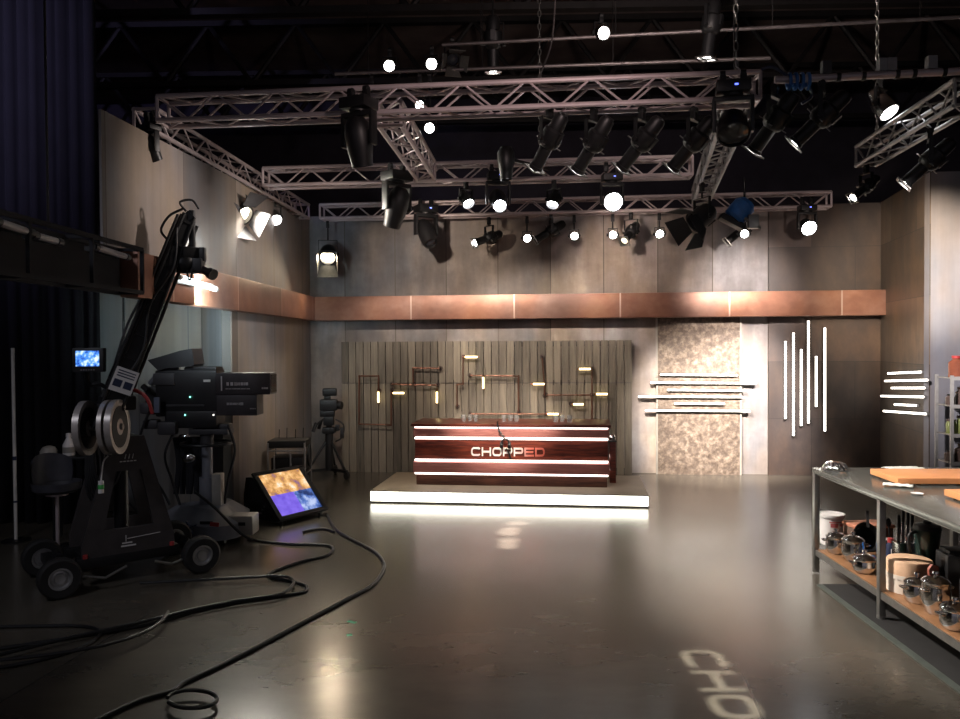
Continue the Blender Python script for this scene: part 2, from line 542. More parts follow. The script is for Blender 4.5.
# angled wall running forward from the corner
d930 = ray(930, 172)
Dp = CAM + d930 * ((HW - 2) / d930.z)
def wall_between(name, a, b, h, m, t=.14, z0=0.):
    a, b = V((a[0], a[1], 0)), V((b[0], b[1], 0))
    d = b - a
    Mx = Matrix.Translation(a) @ R(math.atan2(d.y, d.x), 'Z')
    return struct(name, MB().box((d.length / 2, t / 2, z0 + (h - z0) / 2), (d.length, t, h - z0)), m, Mx)
wall_between('wall_side', corner, Dp, HW, M['slabs_side'], .012)
wall_between('wall_pier', Dp, (Dp.x + 4.5, Dp.y - .36), HW, M['pier'])
SIDE_D = V((Dp.x - corner.x, Dp.y - corner.y, 0)).normalized()
SIDE_N = V((SIDE_D.y, -SIDE_D.x, 0))
if SIDE_N.dot(CAM - corner) < 0: SIDE_N = -SIDE_N

# flat above the opening, with a slightly raked top edge
XL = -3.05
y0, y1, yj = pX(101, 109, XL).y, 12.5, pX(232, 345, XL).y
zt0, ZB0, ZB1 = pX(101, 109, XL).z, 2.40, 2.77
mb = MB()
prof = [(y0, 2.45), (yj, 2.45), (yj, 0), (y1, 0), (y1, HW - .02), (y0, zt0)]
mb.prism([[(p[0], p[1]) for p in prof]], .02, Matrix(((0, 0, -1, 0), (1, 0, 0, 0), (0, 1, 0, 0), (0, 0, 0, 1))))
struct('wall_left', mb, M['left_flat'], T(XL, 0, 0))
jn = V((-3.5, 9.32, 0))
wall_between('wall_jamb', (XL - .02, yj + .01), jn, 2.75, M['niche'], .1)
tag(wall_between('wall_niche', (-5.0, 9.36), (jn.x, jn.y), 2.95, M['niche'], .1), kind='structure')

# copper clad beam: along the back wall and returning along the left flat
sb0, zb = sz(316, 322, .3)
sb1 = sz(886, 320, .3)[0]
mb = MB()
sq = sz(411, 310, .3)[0]
mb.box((.1 + sb1 / 2 - sq, -.15, (ZB0 + ZB1) / 2), (sb1, .3, ZB1 - ZB0), bev=.008)
struct('trim_1', mb, M['copper'], back_M(sq))
mb = MB()
mb.box((.075, (6.2 + 12.3) / 2, (ZB0 + ZB1) / 2), (.15, 6.1, ZB1 - ZB0), bev=.008)
struct('trim_2', mb, M['copper_side'], T(XL + .001, 0, 0))

# ================================================================== BACK WALL DRESSING
# boarded screen
BO = .16
s0, zt = sz(341, 342, BO)
s1, _ = sz(632, 342, BO)
root = thing('board_screen', 'wide screen of weathered grey vertical boards standing behind the judging desk', 'screen', W0 + U * s0 + NRM * BO, PHI)
wid = s1 - s0
n = round(wid / .118)
bw = wid / n
zs = sz(480, 383, BO)[1]
M['boards'] = boards('weathered screen boards', bw, zs, (.058, .049, .038), (.245, .208, .16))
mb = MB()
for k in range(n):
    for za, zb_ in ((0.0, zs - .006), (zs + .006, zt)):
        o = random.uniform(-.008, .008)
        mb.box(((k + .5) * bw, .012 + o, (za + zb_) / 2), (bw - .011, .024, zb_ - za))
mb.build('boarding', M['boards'], root, smooth=0)
mb = MB()
for x in (.05, wid * .33, wid * .66, wid - .05):
    mb.box((x, .065, zt / 2), (.06, .06, zt))
for z in (.05, zs, zt - .05):
    mb.box((wid / 2, .11, z), (wid, .03, .08))
mb.build('stud_frame', M['dark_grey'], root)

# crumpled stone panel
ps0, pz0 = sz(658, 471, .06)
ps1, pz1 = sz(740, 322, .06)
root = thing('stone_panel', 'tall panel of crumpled beige stone cladding on the pale concrete flat', 'panel', W0 + U * ps0 + NRM * .004, PHI)
mb = MB()
pw = ps1 - ps0
nx, nz = 26, 46
gv = [[None] * (nz + 1) for _ in range(nx + 1)]
for i in range(nx + 1):
    for j in range(nz + 1):
        e = 0 if i in (0, nx) or j in (0, nz) else random.uniform(-.004, .002)
        gv[i][j] = mb.bm.verts.new((pw * i / nx, -.05 + e, ZB0 * j / nz))
for i in range(nx):
    for j in range(nz):
        mb.bm.faces.new((gv[i][j], gv[i + 1][j], gv[i + 1][j + 1], gv[i][j + 1]))
mb.box((pw / 2, -.02, ZB0 / 2), (pw, .04, ZB0))
mb.build('cladding', M['stone'], root, smooth=0)
mb = MB()
for x in (-.012, pw + .012):
    mb.box((x, -.027, ZB0 / 2), (.024, .054, ZB0))
mb.build('edge_strip', M['beige_paint'], root)

# light bars: aluminium channel with a glowing diffuser
def light_bar(a, b, nrm, label, group, half=.021, m='led'):
    a, b = V(a), V(b)
    d = (b - a)
    ln = d.length
    x = d.normalized()
    y = -V(nrm).normalized()
    z = x.cross(y)
    r = bpy.data.objects.new('light_bar', None)
    C.objects.link(r)
    r.matrix_world = Matrix(((x.x, y.x, z.x, a.x), (x.y, y.y, z.y, a.y), (x.z, y.z, z.z, a.z), (0, 0, 0, 1)))
    tag(r, label, 'light bar', group)
    mb = MB()
    mb.box((ln / 2, .022, 0), (ln, .03, half * 2 + .008))
    mb.build('channel', M['alu_dull'], r)
    MB().box((ln / 2, .0, 0), (ln - .01, .018, half * 2 - .001), bev=.003).build('diffuser', M[m], r)
    return r
order = ['topmost', 'second from top', 'third from top', 'fourth from top', 'fifth from top', 'bottom']
extra = ['as wide as the panel', 'reaching past both panel edges', 'ending just beyond the panel', 'starting farthest out', 'the shortest one', 'offset past both panel edges']
for k, (xa, xb, y) in enumerate([(660, 738, 375), (650, 757, 383), (667, 745.5, 390.3), (638, 743, 396.8), (674, 725, 403.6), (645, 750.5, 410.8)]):
    o = .105
    light_bar(on_back(xa, y - .3, o), on_back(xb, y + .3, o), NRM,
              f'glowing horizontal light bar across the stone panel, {order[k]}, {extra[k]}', 'light bars across the stone panel', .0115)
vl = ['thin vertical light bar on dark wall, the one nearest the concrete flat', 'vertical light bar second from the concrete flat, reaching lowest of all six',
      'vertical light bar third from the concrete flat on dark wall, starting lower than both neighbours', 'vertical light bar on dark wall starting highest, just under the copper beam',
      'shortest vertical light bar on the dark wall', 'vertical light bar on dark wall, the one nearest the room corner']
for k, (xa, xb, ya, yb) in enumerate([(784.5, 786.5, 341, 419), (792, 795, 332.5, 436), (800, 802.5, 349, 426), (807.5, 809.5, 320.5, 423.5), (815.5, 817, 356, 407), (823.8, 826, 327.5, 431.5)]):
    o = .08
    light_bar(on_back((xa + xb) / 2, yb, o), on_back((xa + xb) / 2, ya, o), NRM, vl[k], 'vertical light bars on the dark wall', .0135)
sl = ['topmost light bar on the angled wall beside the pier', 'longest light bar on the angled wall, second from top, nearest the pier', 'third light bar from top on the angled wall, set back from the corner',
      'fourth light bar from top on the angled wall, reaching closest to the corner', 'shortest light bar on the angled wall', 'bottom light bar on the angled wall, a long one']
for k, (xa, xb, ya, yb) in enumerate([(888, 921, 373.4, 372), (885, 927.5, 381, 380), (891.5, 924.5, 388, 388), (881, 923.5, 396, 397), (894.5, 916, 404.5, 405.5), (883.5, 926, 411, 414)]):
    pc = corner + SIDE_N * .045
    light_bar(hit(xa, ya, pc, SIDE_N), hit(xb, yb, pc, SIDE_N), SIDE_N, sl[k], 'light bars on the angled wall', .0125)

# copper pipe runs with small amber tubes, standing off the boarded screen
def pipe_run(label, pipes, tubes):
    """pipes: poly-lines of photo points on the screen; tubes: glowing ends"""
    o = BO + .085
    base = on_back(*pipes[0][0], o)
    inv = (Matrix.Translation(base) @ R(PHI, 'Z')).inverted()
    r = thing('pipe_light', label, 'wall light', base, PHI, 'pipe lights on the boarded screen')
    def loc(p, dy=0): return inv @ on_back(p[0], p[1], o) + V((0, dy, 0))
    for pl in pipes:
        pts = [loc(p) for p in pl]
        mb = MB()
        for a, b_ in zip(pts, pts[1:]):
            mb.rod(a, b_, .0115, 8)
        for p in pts[1:-1]:
            mb.ball(p, .015, seg=8)
        mb.build('pipe', M['copper_pipe'], r)
    for pl in pipes:
        for p in (pl[0], pl[-1]):
            q = loc(p)
            mb = MB()
            mb.rod(q, q + V((0, .07, 0)), .0115, 8)
            mb.ball(q, .016, seg=8)
            mb.lathe([(0, 0), (.035, 0), (.035, .012), (0, .012)], 12, T(*(q + V((0, .06, 0)))) @ R(-PI / 2, 'X'))
            mb.build('wall_bracket', M['dark_pipe'], r)
    for a, b_ in tubes:
        a, b_ = loc(a, -.01), loc(b_, -.01)
        t = MB().rod(a, b_, .0155, 10).build('light_tube', M['amber_led'], r)
        d = (b_ - a).normalized()
        MB().rod(a - d * .03, a + d * .01, .019, 10).rod(b_ - d * .008, b_ + d * .012, .018, 10).build('end_cap', M['copper_pipe'], t)
pipe_run('copper pipe bent into an open rectangle with one upright amber tube, near the free-standing camera',
         [[(378.5, 391), (378.5, 376), (359, 376), (359, 424), (391, 425), (391, 390)]], [((378.5, 391), (378.5, 403))])
pipe_run('long level copper pipe with one level and one hanging amber tube at its ends',
         [[(391, 384), (414, 385), (437, 385)], [(413, 384), (413, 368), (440, 368.5)]], [((392.5, 393), (405, 393)), ((437, 391), (437, 403.5))])
pipe_run('copper pipe with its amber tube highest on the boards, above the desk letters',
         [[(457, 407), (457, 384.5), (463, 384), (463, 357)]], [((464.5, 357), (478, 357))])
pipe_run('square copper pipe loop with a short upright amber tube inside its top edge',
         [[(469.5, 375.5), (518.5, 376), (518.5, 412)], [(470, 414), (546, 414)]], [((483.3, 376.5), (483.3, 389)), ((547, 414), (559, 414))])
pipe_run('stepped copper pipe with one level amber tube beside a tall upright pipe',
         [[(542, 357), (544.5, 384), (544.5, 396)]], [((532.5, 384), (545, 384))])
pipe_run('copper pipe with two level amber tubes on a tall upright, nearest the stone panel',
         [[(546, 395), (592, 395)], [(592, 422), (592, 369)]], [((595.5, 394), (608, 394)), ((578.5, 369), (591, 369))])
pipe_run('single level amber tube on a short stub low on the boards',
         [[(571, 404), (572, 404)]], [((572.5, 404.3), (584, 404.3))])

# ================================================================== PLATFORM AND JUDGING DESK
PZ = .15
fl, fr = pZ(370, 502.5, 0), pZ(649, 508, 0)
d = (fr - fl); ang = math.atan2(d.y, d.x); PL = d.length
root = thing('platform', 'low wooden stage platform with a glowing front edge under the judging desk', 'platform', fl, ang)
MB().box((PL / 2, .75, PZ / 2 - .001), (PL, 1.5 - .03, PZ - .002), bev=.006).build('deck', M['stage_white'], root)
MB().box((PL / 2, .004, .082), (PL - .02, .022, .118), bev=.004).build('led_strip', M['led_stage'], root)
MB().box((PL / 2, .006, .146), (PL, .03, .008)).box((PL / 2, .006, .012), (PL, .03, .02)).build('edge_trim', M['alu_dull'], root)

dl, dr = pZ(414.5, 485.2, PZ), pZ(608.5, 488.3, PZ)
d = dr - dl; dang = math.atan2(d.y, d.x); DL = d.length
DH = pY(414.5, 423.5, dl.y).z - PZ
root = thing('judging_desk', 'long mahogany judging desk with lit stripes and CHOPPED lettering on the platform', 'desk', dl, dang)
DD = .72
def zz(py): return (485.2 - py) / (485.2 - 423.5) * DH
MB().box((DL / 2, DD / 2 + .03, zz(473) / 2), (DL - .03, DD - .06, zz(473))).build('plinth', M['mahogany_low'], root)
MB().box((DL / 2, DD / 2, (zz(473) + zz(461)) / 2), (DL + .03, DD + .02, zz(461) - zz(473) - .022), bev=.004).build('lower_band', M['band'], root)
MB().box((DL / 2, DD / 2 + .012, (zz(459) + zz(439.5)) / 2), (DL - .01, DD - .02, zz(439.5) - zz(459)), bev=.004).build('middle_panel', M['mahogany'], root)
MB().box((DL / 2, DD / 2, (zz(437) + zz(428)) / 2), (DL + .02, DD + .01, zz(428) - zz(437) - .015), bev=.004).build('upper_band', M['band'], root)
MB().box((DL / 2, DD / 2 - .01, DH - .018), (DL + .07, DD + .08, .036), bev=.006).build('desktop', M['mahogany'], root)
for py in (427.0, 438.2, 460.0, 473.3):
    MB().box((DL / 2, DD / 2, zz(py)), (DL - .006, DD - .012, .022)).box((DL / 2, .004, zz(py)), (DL - .02, .026, .013)).build('led_strip', M['led_desk'], root)
# lettering
m, nt, b = new_mat('brushed letter face')
t = nd(nt, 'ShaderNodeTexCoord'); sp = nd(nt, 'ShaderNodeSeparateXYZ'); L(nt, t.outputs['Object'], sp.inputs[0])
L(nt, ramp(nt, sp.outputs[0], [(.0, (.92, .9, .86)), (.58, (.92, .9, .86)), (.75, (.72, .2, .15)), (1, (.55, .12, .09))]), b.inputs['Base Color'])
b.inputs['Roughness'].default_value = .5
lx0, lx1 = (472.5 - 414.5) / 194 * DL, (546 - 414.5) / 194 * DL
lw = word('CHOPPED')
total = 6 * (W_ + .2) + W_
sx = (lx1 - lx0) / total
hz = zz(446.7) - zz(455.3)
mb = MB()
for o_, h_ in lw:
    f = lambda p: (p[0] * sx, p[1] * hz)
    mb.prism([[f(p) for p in o_]] + ([[f(p) for p in h_]] if h_ else []), .022)
mb.build('lettering', m, root, T(lx0, .021, zz(455.3)) @ R(PI / 2, 'X'))
lettM = Matrix.Translation(dl) @ R(dang, 'Z')

# tumblers in three sets along the desk
desk_top = PZ + DH
def glass_mesh():
    mb = MB()
    mb.lathe([(0, 0), (.028, 0), (.034, .085), (.031, .085), (.026, .008), (0, .008)], 16)
    return mb.mesh('tumbler_wall', M['glass'])
gme = glass_mesh()
wme = MB().lathe([(0, .0085), (.0255, .0085), (.029, .05), (0, .05)], 16).mesh('tumbler_rim', M['chrome'])
sets = [((461.5, 'first'), (467.5, 'middle'), (474, 'last')), ((503.5, 'first'), (510, 'middle'), (516.5, 'last')), ((556.5, 'first'), (563, 'middle'), (570.5, 'last'))]
nm = ['over the first letters of the desk', 'above the hanging headset cable', 'at the far end past the letters']
for si, st in enumerate(sets):
    for gi, (px, wd) in enumerate(st):
        x = (px - 414.5) / 194 * DL
        p = lettM @ V((x, .34 + .05 * (gi % 2), DH))
        g = thing('tumbler', f'small clear glass tumbler, {wd} of the three {nm[si]}', 'glass', p, 0, 'tumblers on the judging desk')
        link('bowl', gme, g)
        link('water', wme, g, Matrix.Diagonal((1, 1, .9, 1)) @ T(0, 0, .001))

# headset cable hanging over the desk front
def dloc(px, py, y): return V(((px - 414.5) / 194 * DL, y, zz(py)))
root = thing('headset', 'black headset hanging by its cable over the front of the desk', 'headset', lettM @ dloc(507, 445, -.05), dang)
b0 = dloc(507, 445, -.05)
pts = [dloc(499, 422.5, .1) + V((0, 0, .012)), dloc(499.5, 422.6, -.02) + V((0, -.035, .01)), dloc(501, 428, -.07), dloc(504.5, 434, -.07), dloc(508, 438.5, -.06)]
MB().tube([p - b0 for p in smooth_path(pts)], .009).build('cable', M['cable'], root)
mb = MB()
for k in range(5):
    p = dloc(501.5 + k * 1.5, 429.5 + k * 2.1, -.072) - b0
    mb.ball(p, .015, seg=8)
mb.build('coil', M['steel_dark'], root)
mb = MB()
q = dloc(507.5, 443, -.055) - b0
mb.tube([q + V((.055 * math.cos(a), 0, .07 * math.sin(a))) for a in [PI * (.0 + k / 10) for k in range(11)]], .012)
mb.build('headband', M['black_plastic'], root)
mb = MB()
for sx_ in (-1, 1):
    mb.lathe([(0, -.02), (.04, -.02), (.045, 0), (.04, .02), (0, .02)], 16, T(*(q + V((sx_ * .05, 0, -.01)))) @ R(PI / 2, 'Y'))
mb.build('ear_cup', M['black'], root)
e0, e1 = dloc(508, 447, -.055) - b0, dloc(512.5, 457, -.04) - b0
MB().tube(smooth_path([e0, (e0 + e1) / 2 + V((.012, -.01, 0)), e1]), .008, r2=.014).build('boom_microphone', M['black_plastic'], root)

# low dark cabinet behind the end of the desk
cp = pZ(610, 481, PZ)
root = thing('side_cabinet', 'narrow dark red cabinet behind the far end of the judging desk', 'cabinet', lettM @ V((DL + .035, .42, 0)), dang)
ch = zz(444)
MB().box((.04, .12, ch / 2), (.08, .3, ch), bev=.006).build('body', M['mahogany'], root)
MB().box((.04, .12, ch + .008), (.1, .32, .018), bev=.004).build('top', M['black_plastic'], root)
MB().lathe([(0, 0), (.035, 0), (.04, .03), (.03, .065), (.012, .075), (0, .075)], 16).build('x', M['chrome'], None)
bpy.data.objects['x'].location = lettM @ V((DL + .075, .5, ch + .018)); k_ = bpy.data.objects['x']; k_.name = 'steel_pot'
tag(k_, 'tiny shiny steel pot on the dark red side cabinet', 'pot')

# ================================================================== LIGHTING RIG
RZ = 4.05          # centre height of the truss grid
TS = .25           # truss width
class Truss: pass
def truss(a, b, label, size=TS, m='alu', pitch=.27, ends=True):
    a, b = V(a), V(b)
    d = b - a; ln = d.length; ang = math.atan2(d.y, d.x)
    r = thing('truss', label, 'truss', a, ang, 'lighting trusses')
    h = size / 2 - .022
    for j, k in ((-1, -1), (1, -1), (1, 1), (-1, 1)):
        MB().rod((0, j * h, k * h), (ln, j * h, k * h), .022, 10).build('chord', M[m], r)
    n = max(2, round(ln / pitch)); st = ln / n
    for f in range(4):
        mb = MB()
        for i in range(n):
            u0, u1 = i * st + .01, (i + 1) * st - .01
            s = -h if i % 2 else h
            if f == 0: mb.rod((u0, -h, s), (u1, -h, -s), .0095, 6)
            if f == 1: mb.rod((u0, h, s), (u1, h, -s), .0095, 6)
            if f == 2: mb.rod((u0, s, -h), (u1, -s, -h), .0095, 6)
            if f == 3: mb.rod((u0, -s, h), (u1, s, h), .0095, 6)
        mb.build('lacing', M[m], r)
    if ends:
        for x in (0, ln):
            mb = MB()
            q = [(x, -h, -h), (x, h, -h), (x, h, h), (x, -h, h)]
            for i in range(4):
                mb.rod(q[i], q[(i + 1) % 4], .016, 6)
            mb.build('end_frame', M[m], r)
    t = Truss(); t.a, t.b, t.d, t.bot, t.r = a, b, d.normalized(), a.z - size / 2, r
    t.n = V((d.y, -d.x, 0)).normalized()
    return t
def on_line(t, px, py):
    return hit(px, py, t.a, t.n)

A1 = pZ(163, 112, RZ); B1 = pZ(757, 89, RZ)
T_front = truss(A1, B1, 'truss spanning the whole stage in front, the one nearest the viewer')
A2 = pZ(268, 178.5, RZ); B2 = pZ(691, 167.3, RZ)
A2 = V((A1.x + .3, A2.y, RZ))
T_mid = truss(pZ(266, 178.5, RZ), B2, 'middle truss across the stage, behind the front one')
TB_OFF = .5
TBn = lambda px, py: on_back(px, py, TB_OFF)
a3, b3 = TBn(322, 216), TBn(829, 203)
T_back = truss((a3.x, a3.y, RZ), (b3.x, b3.y, RZ), 'truss hanging in front of the back wall top edge')
al, bl = pZ(152, 113, RZ + .02), V((a3.x - .1, a3.y - .05, RZ + .02))
al = V((A1.x - .27, A1.y + .24, RZ)); bl = V((a3.x - .28, a3.y - .1, RZ))
T_side = truss(al, bl, 'long truss running to the back wall above the pale plaster flat')
cl_a = pZ(386, 108, RZ); cl_b = on_line(T_mid, 428, 176)
cl_b.z = RZ
T_link = truss(cl_a + (cl_b - cl_a).normalized() * .16, cl_b - (cl_b - cl_a).normalized() * .17, 'short truss linking front and middle trusses above the boarded screen')
cr_a, cr_b = pZ(738, 98, RZ), pZ(694, 214, RZ)
dd_ = (cr_b - cr_a).normalized()
T_diag = truss(cr_a + dd_ * .2, V((*(cr_a + dd_ * ((b3 - cr_a).y / dd_.y - .35)).xy, RZ)), 'dark truss running back from the front truss over the stone panel', m='alu_dull')
T_right = truss(pZ(968, 92, RZ - .02), pZ(866, 156, RZ - .02), 'truss running towards the angled wall above the prep table', m='alu_dull')

# grey pipe carrying on from the front truss
pa, pb = B1 + V((.14, 0, .07)), pZ(985, 70, RZ + .07)
root = thing('lighting_pipe', 'pinkish steel pipe continuing the front truss towards the prep table side', 'pipe', pa, 0)
q = pb - pa
MB().rod((0, 0, 0), q, .03, 12).build('tube', M['alu'], root)
for k in (.12, .3, .42, .58, .66, .8):
    MB().rod(q * k, q * k + q.normalized() * .03, .038, 12).build('clamp', M['black'], root)
for k, mm in ((.25, 'dark_grey'), (.52, 'alu_dull'), (.56, 'alu_dull'), (.75, 'alu_dull')):
    MB().box(q * k + V((0, 0, .075)), (.07, .06, .1)).build('coupler', M[mm], root)
# blue cable bundle at the truss end
root = thing('cable_bundle', 'blue cable bundle tied round the pipe beside the front truss end', 'cable', pa + q * .12, 0)
mb = MB()
for k in range(4):
    mb.tube([V((.05 * k - .08, .045 * math.cos(a), .06 * math.sin(a) - .02)) for a in [2 * PI * i / 12 for i in range(12)]], .014, closed=True)
mb.build('loop', M['blue'], root)
MB().tube(smooth_path([(-.1, 0, .03), (-.22, -.02, .09), (-.3, 0, .08)]), .013).build('tail', M['navy'], root)
MB().tube(smooth_path([(.08, 0, -.05), (.1, 0, -.14), (.02, 0, -.2)]), .012).build('tail', M['navy'], root)

# roof joists, pipes and hoist chains
def joist(y, z, x0, x1, label):
    r = thing('roof_joist', label, 'joist', (x0, y, z), 0, 'open web roof joists')
    ln = x1 - x0
    MB().box((ln / 2, 0, 0), (ln, .14, .09)).build('bottom_chord', M['joist'], r)
    MB().box((ln / 2, 0, 1.0), (ln, .14, .09)).build('top_chord', M['joist'], r)
    mb = MB(); n = round(ln / .75)
    for i in range(n):
        a, b = i * ln / n, (i + 1) * ln / n
        mb.rod((a, 0, .0 if i % 2 else 1.0), (b, 0, 1.0 if i % 2 else .0), .04, 6)
    mb.build('web', M['joist'], r)
joist(10.4, 6.45, -9.4, 10.8, 'open web roof joist nearest the viewer, across the ceiling')
joist(13.2, 6.45, -9.4, 10.8, 'open web roof joist second across the dark ceiling')
joist(15.6, 6.45, -9.4, 10.8, 'open web roof joist deepest in the dark ceiling')

def pipe(a, b, r_, label):
    a, b = V(a), V(b)
    r = thing('ceiling_pipe', label, 'pipe', a, 0, 'thin pipes under the roof')
    MB().rod((0, 0, 0), b - a, r_, 10).build('tube', M['duct'], r)
    mb = MB()
    for k in (.08, .35, .65, .92):
        p = (b - a) * k
        MB().rod(p, (p.x, p.y, 7.5 - a.z), .006, 6).build('hanger', M['joist'], r)
    t = Truss(); t.a, t.b = a, b; t.d = (b - a).normalized(); t.n = V((t.d.y, -t.d.x, 0)).normalized(); t.bot = a.z - r_
    return t
P_hi = pipe(pZ(442, 45, 5.5), pZ(965, 17, 5.5), .02, 'thin ceiling pipe, the higher of two above the front truss')
P_lo = pipe(pZ(335, 74, 5.25), pZ(770, 58, 5.25), .02, 'thin ceiling pipe just above the front truss')

def chain(px, p0, p1, z0, label):
    base = p1
    r = thing('hoist_chain', label, 'chain', base, 0, 'hoist chains')
    ln = z0 - base.z
    mb = MB(); n = int(ln / .075)
    for i in range(n):
        z = .04 + i * .075
        a = i % 2
        mb.tube([V(((0 if a else .018) * math.cos(t), (.018 if a else 0) * math.cos(t), z + .042 * math.sin(t))) for t in [2 * PI * k / 8 for k in range(8)]], .006, 5, closed=True)
    mb.build('links', M['steel_dark'], r)
    MB().box((0, 0, ln - .2), (.14, .14, .3), bev=.02).build('hoist_motor', M['black'], r)
    MB().tube([(0, 0, .1), (0, 0, .03), (.03, 0, 0), (.03, 0, -.04), (0, 0, -.06), (-.03, 0, -.04)], .009).build('hook', M['steel_dark'], r)
c1 = on_line(T_front, 736, 92); chain(736, 0, V((c1.x, c1.y, RZ + .16)), 7.5, 'hoist chain dropping to the end of the front truss')
c2 = on_line(T_right, 877, 120); chain(877, 0, V((c2.x, c2.y, RZ + .15)), 7.5, 'hoist chain dropping to the truss above the prep table')
c3 = on_line(T_mid, 540, 160); chain(540, 0, V((c3.x, c3.y, RZ + .16)), 7.5, 'hoist chain dropping to the middle truss')

# thin hanging cable loops under the roof
def sag(label, pts, r_=.009):
    base = V(pts[0]); o = MB().tube([p - base for p in smooth_path(pts)], r_, 6).build('hanging_cable', M['duct'])
    o.location = base
    tag(o, label, 'cable')
sag('thin cable hanging in a curve from the roof to the front truss', [(pY(556, -12, 8.4)), pY(552, 40, 8.2), pY(542, 70, 7.6), on_line(T_front, 536, 86)])

# ------------------------------------------------------------------ fixtures (beam along local -Z of the head)
LIT = {'lit': 'lens_lit', 'cool': 'lens_white', 'warm': 'lens_warm', 'dim': 'lens_dim', 'off': 'lens_off'}
_cache = {}
def cached(key, fn):
    if key not in _cache: _cache[key] = fn()
    return _cache[key]
def aim(d):
    d = V(d).normalized()
    pan = math.atan2(d.x, -d.y) if abs(d.x) + abs(d.y) > 1e-4 else 0
    t = math.asin(max(-1, min(1, -d.z)))
    return pan, R(-(PI / 2 - t), 'X')
def yoke(root, w, hgt, mount_z, foot=.0, m='black'):
    """U yoke from the pivot up to a pipe clamp at mount_z above the pivot"""
    mb = MB()
    for s in (-1, 1):
        mb.box((s * w, 0, hgt / 2 - .02), (.008, .035, hgt + .04))
        mb.lathe([(0, 0), (.022, 0), (.022, .02), (0, .02)], 10, T(s * w + (.004 if s > 0 else -.024), 0, 0) @ R(PI / 2, 'Y'))
    mb.box((0, 0, hgt), (2 * w + .008, .035, .008))
    mb.build('yoke', M[m], root)
    mb = MB()
    top = max(mount_z - .045, hgt + .07)
    mb.rod((0, 0, hgt - .004), (0, 0, top - .03), .012, 8)
    mb.box((0, 0, top - .035), (.05, .045, .07), bev=.006)
    mb.rod((-.022, 0, top + .012), (.022, 0, top + .012), .03, 10)
    mb.build('mounting_clamp', M[m], root)

def add_lamp(head, z, power, col=(1, .93, .84), ang=30, blend=.5, rad=.05, name='lamp_beam'):
    ld = bpy.data.lights.new(name, 'SPOT')
    ld.energy, ld.color, ld.spot_size, ld.spot_blend, ld.shadow_soft_size = power, col, math.radians(ang), blend, rad
    o = bpy.data.objects.new(name, ld); C.objects.link(o); o.parent = head; o.location = (0, 0, z)
    return o

def profile_spot(p, d, mount, label, lens='off', group='profile spotlights', s=1., lamp=None, frame=True):
    r = thing('profile_spotlight', label, 'spotlight', p, aim(d)[0], group)
    Mx = aim(d)[1] @ Matrix.Scale(s, 4)
    body = cached('ps_body', lambda: MB().lathe([(0, .27), (.05, .265), (.07, .23), (.075, .12), (.1, .1), (.105, -.02), (.085, -.06), (.062, -.075), (.062, -.27), (.07, -.275), (.07, -.30), (.058, -.30), (.058, -.285), (0, -.285)], 18)
                  .box((0, .1, .06), (.05, .03, .1)).mesh('body', M['black']))
    b_ = link('body', body, r, Mx)
    link('lens', cached('ps_lens' + lens, lambda: MB().lathe([(0, -.302), (.03, -.3), (.057, -.288), (.057, -.28), (0, -.28)], 16).mesh('lens', M[LIT[lens]])), b_)
    if frame:
        def gf():
            mb = MB()
            for i, j in ((-1, 0), (1, 0), (0, -1), (0, 1)):
                mb.box((i * .078, j * .078, -.312), (.018 if i else .17, .018 if j else .17, .012))
            return mb.mesh('colour_frame', M['steel_dark'])
        link('colour_frame', cached('ps_frame', gf), b_)
    for k in range(4):
        a = k * PI / 2 + .4
        link('shutter_handle', cached('ps_sh', lambda: MB().box((.115, 0, -.035), (.05, .03, .006)).mesh('shutter_handle', M['steel_dark'])), b_, R(a, 'Z'))
    yoke(r, .115 * s, .2 * s, mount - p.z)
    if lamp: add_lamp(b_, -.34, **lamp)
    return r

